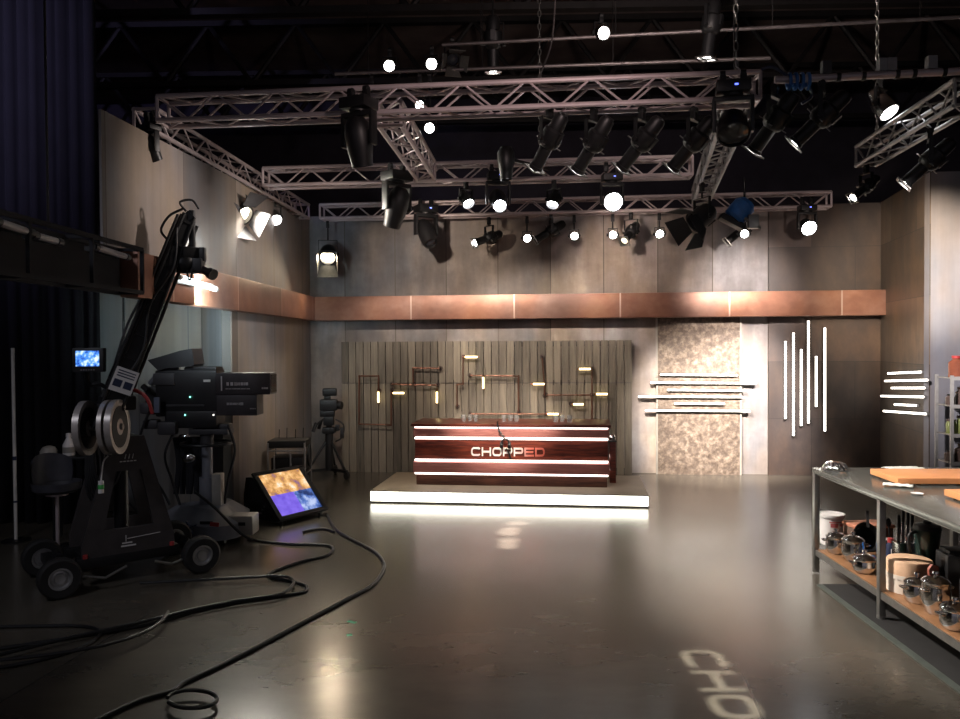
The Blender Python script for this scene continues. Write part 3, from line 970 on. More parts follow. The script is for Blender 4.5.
def moving_head(p, d, mount, label, lens='off', group='moving head lights', s=1., lamp=None, wash=False, fwd=0.):
    """base box clamped under the truss, fork, rounded head"""
    p = V(p) + (CAM - V(p)).normalized() * fwd
    mount = max(mount, p.z + .4 * s) - .045 if not fwd else mount + .1
    r = thing('moving_head_light', label, 'moving light', p, aim(d)[0], group)
    Mx = aim(d)[1]
    up = .34 * s
    mb = MB()
    mb.box((0, 0, up), (.3 * s, .24 * s, .11 * s), bev=.015 * s)
    base = mb.build('base', M['black_plastic'], r)
    MB().box((.02 * s, -.122 * s, up), (.03 * s, .006, .014 * s)).build('display', M['blue_led'], base)
    for i in (-1, 1):
        mb = MB()
        mb.rod((i * .09 * s, 0, up + .05 * s), (i * .09 * s, 0, max(mount - p.z, up + .1) - .03), .014, 8)
        mb.box((i * .09 * s, 0, max(mount - p.z, up + .1) - .03), (.05, .05, .07), bev=.006)
        mb.rod((i * .09 * s - .02, 0, max(mount - p.z, up + .1) + .012), (i * .09 * s + .02, 0, max(mount - p.z, up + .1) + .012), .03, 10)
        mb.build('mounting_clamp', M['black'], r)
    mb = MB()
    mb.lathe([(0, up - .055 * s), (.09 * s, up - .055 * s), (.09 * s, up - .08 * s), (0, up - .08 * s)], 16)
    mb.box((0, 0, up - .1 * s), (.36 * s, .1 * s, .05 * s), bev=.012 * s)
    for i in (-1, 1):
        mb.box((i * .165 * s, 0, (up - .12 * s - .03) / 2), (.035 * s, .1 * s, up - .1 * s + .06), bev=.012 * s)
    mb.build('fork', M['black_plastic'], r)
    if wash:
        prof = [(0, .15), (.08, .14), (.12, .09), (.135, 0), (.15, -.06), (.15, -.115), (.14, -.125), (.138, -.105), (0, -.105)]
        lz, lr = -.106, .136
    else:
        prof = [(0, .22), (.07, .21), (.115, .15), (.13, .05), (.125, -.08), (.105, -.19), (.1, -.25), (.09, -.25), (.088, -.22), (0, -.22)]
        lz, lr = -.221, .086
    hd = link('head', cached(f'mh{wash}{s}', lambda: MB().lathe([(a * s, b * s) for a, b in prof], 22).mesh('head', M['black_plastic'])), r, Mx)
    link('lens', cached(f'mhl{wash}{s}{lens}', lambda: MB().lathe([(0, (lz - .022) * s), (lr * .6 * s, (lz - .016) * s), (lr * s, lz * s), (lr * s, (lz + .01) * s), (0, (lz + .01) * s)], 20).mesh('lens', M[LIT[lens]])), hd)
    if lamp: add_lamp(hd, (lz - .06) * s, **lamp)
    return r

def par_can(p, d, mount, label, lens='lit', group='par cans', s=1., lamp=None, m='black'):
    r = thing('par_can', label, 'spotlight', p, aim(d)[0], group)
    b_ = link('can', cached(f'par{s}{m}', lambda: MB().lathe([(0, .17 * s), (.05 * s, .165 * s), (.06 * s, .1 * s), (.095 * s, .04 * s), (.1 * s, -.13 * s), (.092 * s, -.13 * s), (.09 * s, -.07 * s), (0, -.07 * s)], 20).mesh('can', M[m])), r, aim(d)[1])
    link('lens', cached(f'parl{s}{lens}', lambda: MB().lathe([(0, -.1 * s), (.06 * s, -.09 * s), (.089 * s, -.075 * s), (.089 * s, -.068 * s), (0, -.068 * s)], 18).mesh('lens', M[LIT[lens]])), b_)
    yoke(r, .112 * s, .15 * s, mount - p.z)
    if lamp: add_lamp(b_, -.16 * s, **lamp)
    return r

def fresnel(p, d, mount, label, lens='warm', group='barn door fresnels', s=1., lamp=None, door=(.6, .6, .6, .6), m='black', dm='steel_dark'):
    r = thing('fresnel_light', label, 'spotlight', p, aim(d)[0], group)
    b_ = MB().lathe([(0, .19 * s), (.1 * s, .19 * s), (.14 * s, .13 * s), (.15 * s, .02 * s), (.15 * s, -.12 * s), (.165 * s, -.125 * s), (.165 * s, -.15 * s), (.14 * s, -.15 * s), (.135 * s, -.08 * s), (0, -.08 * s)], 24) \
        .box((0, .12 * s, .05 * s), (.12 * s, .07 * s, .16 * s), bev=.01).build('body', M[m], r, aim(d)[1])
    MB().lathe([(0, -.11 * s), (.08 * s, -.1 * s), (.134 * s, -.085 * s), (.134 * s, -.075 * s), (0, -.075 * s)], 20).build('lens', M[LIT[lens]], b_)
    for k in range(4):
        a = door[k]
        w0, w1, h = .13 * s, .2 * s, .26 * s
        mb = MB()
        mb.prism([[(-w0, 0), (w0, 0), (w1, h), (-w1, h)]], .004)
        Mx = R(k * PI / 2, 'Z') @ T(0, .165 * s, -.152 * s) @ R(-PI / 2 - a + PI / 2 - PI / 2, 'X')
        # leaf swings out from the lens rim: angle a away from the beam axis
        Mx = R(k * PI / 2, 'Z') @ T(0, .16 * s, -.152 * s) @ R(-(PI / 2 - a), 'X')
        mb.build('barn_door', M[dm], b_, Mx)
    yoke(r, .175 * s, .26 * s, mount - p.z, m='black')
    if lamp: add_lamp(b_, -.13 * s, **lamp)
    return r

# --- profiles and small lights along the back truss
def back(px, py): return on_line(T_back, px, py)
bt = T_back.bot
def toward(p, x=0, y=0, z=0): return V((x, y, z)) 
bs = [
    ('ps', 489, 238, (-.8, -.55, -.35), 'lit', 'lit profile spotlight on the back truss, its barrel pointing along it above the desk', None),
    ('par', 527, 238, (.02, -1, -.25), 'lit', 'small lit lamp facing out from the back truss, first of the row of round ones', None),
    ('ps', 551, 231, (-.85, -.1, -.5), 'off', 'dark profile spotlight on the back truss between the first two round lamps', None),
    ('par', 574, 236, (-.02, -1, -.2), 'lit', 'small lit lamp facing out from the back truss, second of the row of round ones', None),
    ('par', 612.5, 235, (-.05, -1, -.2), 'lit', 'small lit lamp facing out from the back truss, third round one, beside a tilted profile', None),
    ('ps', 631, 232, (-.5, -.7, -.6), 'dim', 'profile spotlight on the back truss with a dimly glowing lens, tilted down', None),
    ('par', 659, 234, (-.08, -1, -.2), 'lit', 'small lit lamp facing out from the back truss, beside the blue fixture', None),
    ('ps', 742, 230, (-.75, .0, -.6), 'off', 'dark profile spotlight on the back truss tilted down beside the dark wall', None),
    ('par', 737, 237, (-.15, -1, -.15), 'lit', 'small lit lamp facing out in front of the profile at the dark wall end', None),
]
for kind, px, py, d, ls, lab, lamp in bs:
    p = back(px, py)
    if kind == 'ps': profile_spot(p, d, bt, lab, ls, 'lights on the back truss', .9, lamp)
    else: par_can(p + V((0, -.02 if px != 737 else -.32, 0)), d, bt, lab, ls, 'lights on the back truss', .6)
moving_head(back(426, 232), (.35, -.55, -.8), bt, 'black unlit moving light on the back truss, tilted toward the desk', 'off', s=1.0, fwd=.3)
p = back(434, 240) + V((0, -.2, 0))
moving_head(back(807, 226), (.02, -.86, -.5), bt, 'lit round wash light hanging from the back truss end, alone before the dark wall', 'cool', s=.74, wash=True, fwd=.25)
fresnel(on_line(T_back, 328, 254), (.12, -.72, -.55), bt, 'warm lit barn door lamp hanging in the back corner of the pale flat', 'warm', s=.8, lamp=dict(power=60, col=(1, .8, .55), ang=110, blend=.8), door=(.5, .1, .35, .1))

# --- middle truss
mt = T_mid.bot
def mid(px, py): return on_line(T_mid, px, py)
moving_head(mid(397, 206), (-.3, .3, -.9), mt, 'unlit black moving light on the middle truss under the short linking truss', 'off', fwd=.36)
par_can(mid(466, 199), (.35, -.55, -.7), mt, 'short can on the middle truss with a slim lit lens, between two moving lights', 'cool', s=.75)
moving_head(mid(498, 200), (.1, -.75, -.45), mt, 'moving light on the middle truss with an upright lit oval lens', 'cool', s=.8, fwd=.28)
par_can(mid(554, 199), (-.25, -.5, -.85), mt, 'short can on the middle truss with a slim lit lens above the second round lamp', 'cool', s=.75)
moving_head(mid(612, 200), (.05, -.85, -.4), mt, 'big round lit wash light on the middle truss, brightest in the grid', 'cool', s=.74, wash=True, fwd=.3)

# --- front truss: dark profiles aimed at the set
ft = T_front.bot
def front(px, py): return on_line(T_front, px, py)
for px, py, d, lab in [(550, 128, (-.45, .5, -.8), 'black profile spotlight under the front truss, first of the tilted row from the linking truss'),
                       (594, 131, (-.5, .5, -.8), 'black profile spotlight under the front truss, second of the tilted row'),
                       (642, 130, (-.6, .5, -.75), 'black profile spotlight under the front truss, third of the tilted row'),
                       (694, 130, (-.6, .5, -.75), 'black profile spotlight under the front truss, last before the diagonal truss')]:
    profile_spot(front(px, py + 12), d, ft, lab, 'lit', 'profiles on the front truss', .88)
for k, (px, py, d, lab) in enumerate([(775, 121, (-.5, .5, -.8), 'black profile spotlight under the pink pipe, nearest the front truss end'),
                       (822, 117, (-.75, .4, -.75), 'black profile spotlight under the pink pipe, beside the blue cable bundle')]):
    pp = hit(px, py, pa, V((q.y, -q.x, 0)).normalized()) if False else hit(px, py, pa, V(((pb - pa).y, -(pb - pa).x, 0)).normalized())
    zp = pa.z + (pb - pa).z * ((pp - pa).xy.length / (pb - pa).xy.length) - .03
    profile_spot(pp, d, zp, lab, 'lit', 'profiles on the pink pipe', .92)
moving_head(front(359, 140), (.1, .2, -1), ft, 'unlit black moving light under the front truss at the linking truss corner', 'off', s=.85, fwd=.3)
moving_head(front(733, 126), (-.1, -.5, -.8), ft, 'unlit black wash light under the far end of the front truss', 'off', s=.85, wash=True, fwd=.3)

# --- side truss
st = T_side.bot
moving_head(on_line(T_side, 151, 147) + V((0, 0, 0)), (.25, .4, -.85), st, 'unlit black moving light hanging over the front edge of the pale flat', 'off', s=.5, fwd=.34)
ps_ = on_line(T_side, 238, 211)
fresnel(ps_, (.75, -.34, -.55), st, 'large barn door lamp with one blazing white door leaf over the pale flat', 'warm', s=.8, lamp=dict(power=420, col=(1, .93, .8), ang=130, blend=.6, rad=.08), door=(.4, 1.5, 1.25, .12), dm='dark_grey')
par_can(on_line(T_side, 274, 216), (.4, -.6, -.6), st, 'small shiny lit can next to the blazing barn door lamp', 'cool', s=.85, m='steel_dark')

# --- right truss
rt = T_right.bot
profile_spot(on_line(T_right, 866, 187), (-.72, -.25, -.55), rt, 'profile spotlight with lit lens hanging from the end of the prep side truss', 'lit', 'lights on the prep side truss', .72)
profile_spot(on_line(T_right, 930, 161), (-.7, .3, -.7), rt, 'black profile spotlight with a bright lens rim under the prep side truss', 'lit', 'lights on the prep side truss', .9)
par_can(on_line(T_right, 898, 104) + V((-.16, 0, 0)), (.35, -.45, -.75), RZ + .12, 'shiny metal can with lit lens beside the upper chord of the prep side truss', 'cool', s=1.0, m='steel')

# --- pipes under the roof
def drop(t, px, py): return on_line(t, px, py)
for t, px, py, d, ls, sc_, lab in [
    (P_lo, 390, 66, (0, -1, -.35), 'lit', .68, 'brightly lit can under the roof, nearest the dark drape'),
    (P_lo, 432, 64, (0, -1, -.35), 'lit', .68, 'brightly lit can under the roof beside a small flood lamp'),
    (P_lo, 430, 128, (-.02, -1, -.3), 'lit', .62, 'lit can on a long drop arm seen below the front truss'),
    (P_lo, 420, 105, (0, -1, -.3), 'lit', .55, 'small lit can on a drop arm seen through the front truss lacing'),
    (P_lo, 372, 107, (0, -1, -.3), 'lit', .38, 'tiny lit lamp on a drop arm at the linking truss corner'),
    (P_hi, 601, 33, (.22, -.85, -.35), 'lit', .75, 'lit can under the roof with a tilted oval lens, above the desk end')]:
    par_can(drop(t, px, py), d, t.bot, lab, ls, 'cans under the roof', sc_)
profile_spot(drop(P_lo, 493, 42) , (.0, .25, -1), 7.5, 'long profile spotlight hanging straight down under the roof, above the desk', 'lit', 'profiles under the roof', 1.1)
profile_spot(drop(P_hi, 711, 27), (-.12, .1, -1), 7.5, 'profile spotlight hanging nearly straight down under the roof above the stone panel', 'lit', 'profiles under the roof', 1.1)
r_ = drop(P_lo, 452, 58)
fresnel(r_, (.2, -.6, -.5), P_lo.bot + .02, 'small unlit flood lamp under the roof beside two bright cans', 'off', s=.5)

# --- blue and black barn door unit under the diagonal truss
zb_ = T_diag.bot
p = on_line(T_diag, 706, 205)
p = hit(702, 217, (2.95, 9.4, 3), V((0, 1, 0)))
fr_ = fresnel(p, (-.72, -.28, -.55), zb_, 'blue and black barn door lamp tilted down under the diagonal truss', 'off', s=.85, door=(.5, .5, .7, .5), m='black', dm='black')
root = thing('blue_motor', 'bright blue round hoist motor with chrome fittings above the tilted barn door lamp', 'motor', p + V((.36, -.3, .02)))
mb = MB().lathe([(0, -.13), (.1, -.13), (.13, -.1), (.13, .08), (.09, .13), (0, .13)], 20, R(.7, 'Y'))
mb.build('drum', M['blue'], root)
MB().box((.12, -.08, -.14), (.12, .08, .16), bev=.015).rod((.02, -.1, -.1), (.2, -.1, -.22), .018).build('bracket', M['steel_dark'], root)
MB().rod((.05, 0, .1), (.05, 0, max(.2, zb_ - root.location.z - .02)), .014).build('mounting_rod', M['black'], root)
MB().box((-.02, 0, -.16), (.3, .16, .07), M=R(.5, 'Y'), bev=.01).build('guard', M['black'], root)

# ================================================================== CAMERA CRANE (near, by the drape)
wa, wb, wc = pZ(73, 596), pZ(212, 570.5), pZ(30, 578)
dx = (wb - wa); base_l = dx.length; ca = math.atan2(dx.y, dx.x)
ctr = (wb + wc) / 2
crane = thing('camera_crane', 'black camera crane on a four wheeled dolly with raised arm and round counterweights', 'camera crane', (ctr.x, ctr.y, 0), ca)
CI = (Matrix.Translation((ctr.x, ctr.y, 0)) @ R(ca, 'Z')).inverted()
cyw = abs((CI @ wa).y)
hl = base_l / 2
WR = .162
tyre = MB().lathe([(WR * .55, -.05), (WR * .9, -.055), (WR, -.035), (WR, .035), (WR * .9, .055), (WR * .55, .05)], 28).mesh('tyre', M['rubber'])
hubm = MB().lathe([(0, -.03), (.04, -.035), (.045, -.02), (.062, -.018), (.075, -.045), (.09, -.045), (.09, .045), (.075, .045), (.062, .018), (.045, .02), (.04, .035), (0, .03)], 20).mesh('hub', M['hub'])
def wheel(x, y, side):
    w = link('wheel', tyre, crane, T(x, y, WR) @ R(-PI / 2 * side, 'X'))
    link('hub', hubm, w)
    return w
for x in (-hl, hl):
    for y in (-cyw, cyw):
        wheel(x, y, -1 if y < 0 else 1)
mb = MB()
mb.box((0, -cyw + .17, .21), (base_l - .3, .09, .09), bev=.01).box((0, cyw - .17, .21), (base_l - .3, .09, .09), bev=.01)
mb.box((0, 0, .215), (base_l - .42, 2 * cyw - .3, .05), bev=.01)
for x in (-hl, hl):
    mb.box((x * .96, 0, .19), (.1, 2 * cyw - .17, .07), bev=.01)
    mb.rod((x, -cyw + .05, WR), (x, cyw - .05, WR), .02, 10)
    mb.rod((x * .9, -.1, .25), (x * .9, .1, .25), .035, 10)
mb.build('chassis', M['black'], crane)
MB().tube([(-hl * .9, -cyw + .02, .17), (-hl * .4, -cyw - .0, .1), (-hl * .1, -cyw, .17)], .012).build('steering_rod', M['steel_dark'], crane)
MB().tube([(hl * .9, -cyw + .02, .17), (hl * .55, -cyw, .12), (hl * .3, -cyw, .17)], .012).build('steering_rod', M['steel_dark'], crane)
for x in (-hl * .62, hl * .62):
    MB().lathe([(0, 0), (.02, 0), (.02, .03), (0, .035)], 10, T(x, -cyw + .12, .255)).build('reflector', M['red'], crane)
# A-frame side panels
def panel(y):
    mb = MB()
    outer = [(-.37, .24), (.37, .24), (.37, .36), (.13, 1.24), (-.13, 1.24), (-.37, .36)]
    hole = [(-.2, .46), (.2, .46), (.1, .95), (-.1, .95)]
    mb.prism([outer, hole], .05, T(.0, y + .025, 0) @ R(PI / 2, 'X'))
    return mb.build('side_panel', M['dark_grey'] if False else M['panel'], crane)
M['panel'] = mat('charcoal powder coat', (.055, .048, .048), .55, .2)
for y in (-.24, .24): panel(y)
mb = MB()
mb.box((0, 0, 1.2), (.24, .46, .07), bev=.015)
mb.rod((0, 0, .24), (0, 0, 1.3), .06, 16)
mb.build('column', M['black'], crane)
# small maker's marks: white strokes on panel and chassis
mb = MB()
for k in range(5):
    mb.box((-.06 + k * .028, -.268, 1.03), (.02, .004, .008))
for k in range(3):
    mb.bar((-.03 + k * .03, -.268, 1.05), (-.02 + k * .03, -.268, 1.09), .008, .004)
mb.box((-.01, -.268, .31), (.12, .004, .012)).box((-.02, -.268, .335), (.08, .004, .01)).bar((-.03, -.268, .345), (-.03, -.268, .4), .01, .004).bar((-.02, -.268, .37), (.25, -.268, .385), .007, .004)
mb.build('marking', M['paper'], crane)

# arm
pv = pY(117, 397, 6.42); tip = pY(188, 216, 6.72); tail = pY(103, 424, 6.30)
def cl(p): return CI @ V(p)
mb = MB()
pl_, tl_, tp_ = cl(pv), cl(tail), cl(tip)
mb.rod((0, 0, 1.2), (pl_.x, pl_.y, pl_.z - .1), .055, 12)
mb.box((pl_.x, pl_.y, pl_.z - .05), (.26, .2, .12), bev=.02)
mb.build('pan_head', M['black'], crane)
ax = (tp_ - tl_).normalized()
sd = ax.cross(V((0, 0, 1))).normalized()
up = sd.cross(ax)
def arm_pt(t, s=0, u=0): return tl_ + (tp_ - tl_) * t + sd * s + up * u
mb = MB()
# tapering boxed boom: two side plates with tubes
for s in (-1, 1):
    for u in (-1, 1):
        mb.tube([arm_pt(-.03, s * .085, u * .075), arm_pt(.3, s * .075, u * .07), arm_pt(1, s * .04, u * .045)], .016, 8)
    mb._add([arm_pt(.0, s * .085, -.075), arm_pt(.0, s * .085, .075), arm_pt(1, s * .04, .045), arm_pt(1, s * .04, -.045)], [(0, 1, 2, 3)])
for u in (-1, 1):
    mb._add([arm_pt(.0, -.085, u * .075), arm_pt(.0, .085, u * .075), arm_pt(1, .04, u * .045), arm_pt(1, -.04, u * .045)], [(0, 1, 2, 3)])
for k in range(9):
    t = .08 + k * .11
    w = .2 - .1 * t
    mb.bar(arm_pt(t), arm_pt(t + .012), w, w * .95)
boom = mb.build('boom', M['black'], crane)
MB().tube([arm_pt(.05, .12, .09), arm_pt(.5, .09, .1), arm_pt(.98, .05, .09)], .012).tube([arm_pt(.05, -.1, -.14), arm_pt(.98, -.04, -.11)], .014).build('levelling_rod', M['black'], crane)
mb = MB()
mb.tube(smooth_path([arm_pt(.15, .1, .02), arm_pt(.35, .105, -.05), arm_pt(.55, .085, .03), arm_pt(.75, .08, -.03), arm_pt(.92, .06, .06)]), .011)
mb.tube(smooth_path([arm_pt(.86, -.02, .07), arm_pt(.9, -.1, .14), arm_pt(.97, -.06, .13), arm_pt(1.02, 0, .06)]), .011)
mb.tube(smooth_path([arm_pt(.2, -.09, .06), arm_pt(.45, -.1, .1), arm_pt(.7, -.08, .05)]), .011)
mb.build('cable', M['cable'], crane)
# paper notice on the boom
mb = MB()
Lx = Matrix(((sd.x, ax.x, up.x, 0), (sd.y, ax.y, up.y, 0), (sd.z, ax.z, up.z, 0), (0, 0, 0, 1)))
nz_ = 1 if (cl(CAM) - tl_).dot(sd) > 0 else -1
np_ = arm_pt(.20, nz_ * .125, 0)
MP = Matrix.Translation(np_) @ Matrix(((up.x, ax.x, sd.x, 0), (up.y, ax.y, sd.y, 0), (up.z, ax.z, sd.z, 0), (0, 0, 0, 1)))
camside = -1
pw_, ph_ = .18, .2
mb.box((0, 0, 0), (pw_, ph_, .004), MP)
pn = mb.build('paper_notice', M['paper'], crane)
mb = MB()
for k in range(3):
    mb.box((.0, .075 - k * .022, nz_ * .003), (.14, .009, .002), MP)
mb.box((-.042, -.03, nz_ * .003), (.065, .06, .002), MP).box((.042, -.03, nz_ * .003), (.065, .06, .002), MP)
mb.build('printed_picture', M['navy'], pn)
# counterweights: bar through the tail with plates on both sides
wr = .222
c1_, c2_ = cl(pY(113, 427, 6.24)), cl(pY(89, 428, 6.22))
wax = (c1_ - c2_).normalized()
MB().rod(c2_ - wax * .1, c1_ + wax * .08, .025, 12).build('weight_bar', M['steel_dark'], crane)
MB().bar(cl(tail), (c1_ + c2_) / 2, .16, .14).build('weight_carrier', M['black'], crane)
def plate(c, t=.045):
    x, y = frame_for(wax)
    Mx = Matrix(((x.x, y.x, wax.x, c.x), (x.y, y.y, wax.y, c.y), (x.z, y.z, wax.z, c.z), (0, 0, 0, 1)))
    MB().lathe([(.03, -t * .5), (.1, -t * .35), (wr * .8, -t * .35), (wr * .86, -t * .5), (wr, -t * .45), (wr, t * .45), (wr * .86, t * .5), (wr * .8, t * .35), (.1, t * .35), (.03, t * .5)], 30, Mx).build('counterweight_plate', M['weight'], crane)
    MB().lathe([(.028, -t * .42), (wr * .76, -t * .42), (wr * .76, t * .42), (.028, t * .42)], 30, Mx).build('core', M['rubber'], [o for o in crane.children if o.name.startswith('counterweight_plate')][-1])
plate(c1_ + wax * .035, .055); plate(c1_ - wax * .03, .04); plate(c2_ - wax * .02, .055)
# grip handles and cable hanks at the pivot
mb = MB()
hp = cl(pY(146, 397, 6.42))
mb.tube(smooth_path([pl_, (pl_ + hp) / 2 + V((0, 0, .06)), hp, hp + V((.05, 0, -.14))]), .016)
mb.build('pan_handle', M['red'], crane)
hk = cl(pY(92, 470, 6.5))
mb = MB()
for k in range(6):
    w = .05 + .012 * k
    mb.tube([hk + V((w * math.cos(a) + .02 * k, -.02 * k, .02 * k + .26 * math.sin(a))) for a in [2 * PI * i / 14 for i in range(14)]], .011, closed=True)
mb.build('cable_hank', M['cable'], crane)
cp_ = cl(pY(101, 487, 6.3))
mb = MB().rod(cp_ + V((0, 0, -.05)), cp_ + V((0, 0, .05)), .022, 12).tube(smooth_path([cp_ + V((0, 0, .04)), cp_ + V((.02, 0, .2)), cl(pY(108, 456, 6.3))]), .006)
mb.build('connector', M['white_plastic'], crane)
MB().rod(cp_ + V((0, 0, -.015)), cp_ + V((0, 0, .02)), .024, 12).build('green_ring', mat('green ring', (.05, .4, .08), .4), crane)
# monitor on its bracket
mc = pY(87.5, 360, 6.22)
ml = cl(mc)
mrot = R(-ca + .06, 'Z')
MM = Matrix.Translation(ml) @ mrot
mon = MB().box((0, .03, 0), (.25, .06, .195), bev=.008).build('monitor', M['black_plastic'], crane, MM)
MB().box((0, -.002, .012), (.185, .006, .125)).build('screen', M['scr_small'], mon)
mb = MB()
for k in range(6): mb.box((-.05 + k * .02, -.002, -.08), (.01, .006, .007))
mb.build('button', M['alu_dull'], mon)
MB().tube(smooth_path([ml + V((0, .05, -.09)), ml + V((.03, .1, -.2)), (ml + pl_) / 2 + V((0, .05, -.05)), pl_ + V((0, 0, .0))]), .018).build('monitor_bracket', M['black'], crane)
# remote head at the tip
hb = cl(pY(194, 250, 6.74)); hc = cl(pY(191, 264, 6.74))
tp2 = cl(pY(192, 214, 6.72))
mb = MB()
mb.bar(arm_pt(.985), tp2, .07, .07)
mb.rod(tp2 + V((0, 0, .03)), V((tp2.x, tp2.y, hb.z)), .028, 12)
mb.tube(smooth_path([tp2 + V((-.05, 0, .02)), tp2 + V((-.1, 0, .09)), tp2 + V((0, .0, .12)), tp2 + V((.06, 0, .05))]), .01)
mb.build('head_post', M['black'], crane)
hd = MB().box((tp2.x, tp2.y, hb.z - .03), (.2, .12, .1), bev=.02).ball((tp2.x - .06, tp2.y, hc.z - .0), .09, sq=(1, .8, 1)).build('remote_head', M['black'], crane)
cr = R(-ca, 'Z')
mb = MB()
Mh = Matrix.Translation(V((tp2.x, tp2.y, hc.z - .02))) @ cr
mb.box((0, 0, 0), (.2, .12, .13), Mh, bev=.015)
mb.box((.09, 0, .1), (.05, .06, .12), Mh, bev=.01)
mb.rod((.06, 0, -.02), (.18, -.06, -.07), .035, 14, M=Mh)
mb.rod((.17, -.055, -.066), (.21, -.075, -.085), .05, 14, M=Mh)
mb.box((-.12, 0, -.01), (.08, .1, .09), Mh, bev=.01)
mb.build('remote_camera', M['black_plastic'], crane)
mb = MB().tube([V((tp2.x, tp2.y, hc.z)) + cr.to_3x3() @ V((.02 * math.cos(a), -.09 * math.cos(a) * .0 - .07, .1 * math.sin(a) - .05)) for a in [PI + PI * i / 10 for i in range(11)]], .009)
mb.build('cable_loop', M['cable'], crane)

# ================================================================== CAMERA ON PEDESTAL
pc = pZ(200, 531)
pc = V((-3.1, 8.15, 0))
ped = thing('studio_camera', 'large black studio camera with long box lens on a grey pedestal', 'studio camera', pc, 0)
def ploc(px, py, dy=0): return pY(px, py, pc.y + dy) - pc
# skirted base: three lobed grey cover on castors
mb = MB()
def lobe(r0, r1, n=36):
    return [(r0 + (r1 - r0) * (.5 + .5 * math.cos(3 * (a - PI / 2 + .35))) , a) for a in [2 * PI * k / n for k in range(n)]]
for (ra, rb, z0, z1) in ((1, .97, .06, .3),):
    l = lobe(.36, .56)
    lo = [(r * math.cos(a), r * math.sin(a), z0) for r, a in l]
    mi = [(r * .98 * math.cos(a), r * .98 * math.sin(a), .2) for r, a in l]
    hi = [(r * .55 * math.cos(a), r * .55 * math.sin(a), .34) for r, a in l]
    n_ = len(l)
    vs = lo + mi + hi
    fs = [(i, (i + 1) % n_, n_ + (i + 1) % n_, n_ + i) for i in range(n_)] + [(n_ + i, n_ + (i + 1) % n_, 2 * n_ + (i + 1) % n_, 2 * n_ + i) for i in range(n_)]
    fs += [tuple(range(n_))[::-1], tuple(2 * n_ + i for i in range(n_))]
    mb._add(vs, fs)
mb.build('base_cover', M['grey_paint'], ped)
MB().box((.42, -.18, .17), (.3, .22, .2), bev=.02).build('weight_box', M['beige_paint'], ped)
MB().box((.46, -.295, .19), (.07, .006, .035)).box((.15, -.44, .235), (.13, .006, .03), M=R(.0, 'Z')).build('slot_plate', M['black'], ped)
mb = MB()
for k in range(4):
    mb.bar((.0, -.49, .2), (.08 * math.cos(k * PI / 2 + .4), -.49, .2 + .07 * math.sin(k * PI / 2 + .4)), .03, .01)
mb.build('emblem', M['navy'], ped)
MB().box((.22, -.47, .25), (.09, .01, .04), M=R(.1, 'Y')).build('red_sticker', M['red'], ped)
for a in (PI / 2 - .35, PI / 2 - .35 + 2 * PI / 3, PI / 2 - .35 + 4 * PI / 3):
    x, y = .45 * math.cos(a), .45 * math.sin(a)
    MB().lathe([(0, -.02), (.06, -.02), (.062, 0), (.06, .02), (0, .02)], 16, T(x, y, .062) @ R(PI / 2, 'Y')).build('castor', M['rubber'], ped)
MB().rod((0, 0, .3), (0, 0, .62), .085, 18).rod((0, 0, .6), (0, 0, 1.0), .055, 18).build('column', M['grey_paint'], ped)
MB().box((.13, -.05, .5), (.1, .12, .34), bev=.015).build('pressure_gauge_box', M['beige_paint'], ped)
zr = ploc(205, 443).z
mb = MB().tube([V((.26 * math.cos(a), .26 * math.sin(a), zr)) for a in [2 * PI * k / 28 for k in range(28)]], .016, closed=True)
for k in range(3):
    a = k * 2 * PI / 3 + .5
    mb.rod((0, 0, zr - .02), (.26 * math.cos(a), .26 * math.sin(a), zr), .012, 8)
mb.build('steering_ring', M['black'], ped)
zh = ploc(200, 431).z
MB().rod((0, 0, .95), (0, 0, zh), .07, 16).box((.05, 0, zh), (.42, .2, .06), bev=.015).box((.08, 0, zh + .05), (.36, .14, .06), bev=.02).build('pan_tilt_head', M['dark_grey'], ped)
# camera body
b0_, b1_ = ploc(163, 417), ploc(222, 368)
cx0, cx1 = ploc(160, 400).x, ploc(221, 400).x
zb0, zb1 = ploc(200, 428).z, ploc(200, 369).z
cam_body = MB().box(((cx0 + cx1) / 2, 0, (zb0 + zb1) / 2 + .06), (cx1 - cx0, .24, zb1 - zb0 - .14), bev=.02) \
    .box(((cx0 + cx1) / 2 + .05, 0, zb0 + .1), (cx1 - cx0 - .1, .26, .18), bev=.02) \
    .box((cx1 - .18, 0, zb1 + .0), (.34, .2, .05), bev=.015).box((cx0 - .04, 0, zb0 + .3), (.16, .2, .3), bev=.03).build('camera_body', M['black_plastic'], ped)
MB().box((cx0 + .32, -.128, zb0 + .25), (.4, .014, .02)).build('trim_strip', M['dark_grey'], cam_body)
MB().box((cx0 + .1, -.13, zb1 - .1), (.22, .02, .12), bev=.005).build('side_panel', M['dark_grey'], cam_body)
MB().box((cx1 - .1, -.126, zb1 - .12), (.07, .01, .025)).build('maker_plate', M['paper'], cam_body)
for px, py, mm in ((190, 397, 'green_led'), (185, 415, 'green_led'), (213.5, 415, 'white_ind')):
    q_ = ploc(px, py, -.14)
    MB().ball(q_, .008, seg=8).build('indicator', M[mm], cam_body)
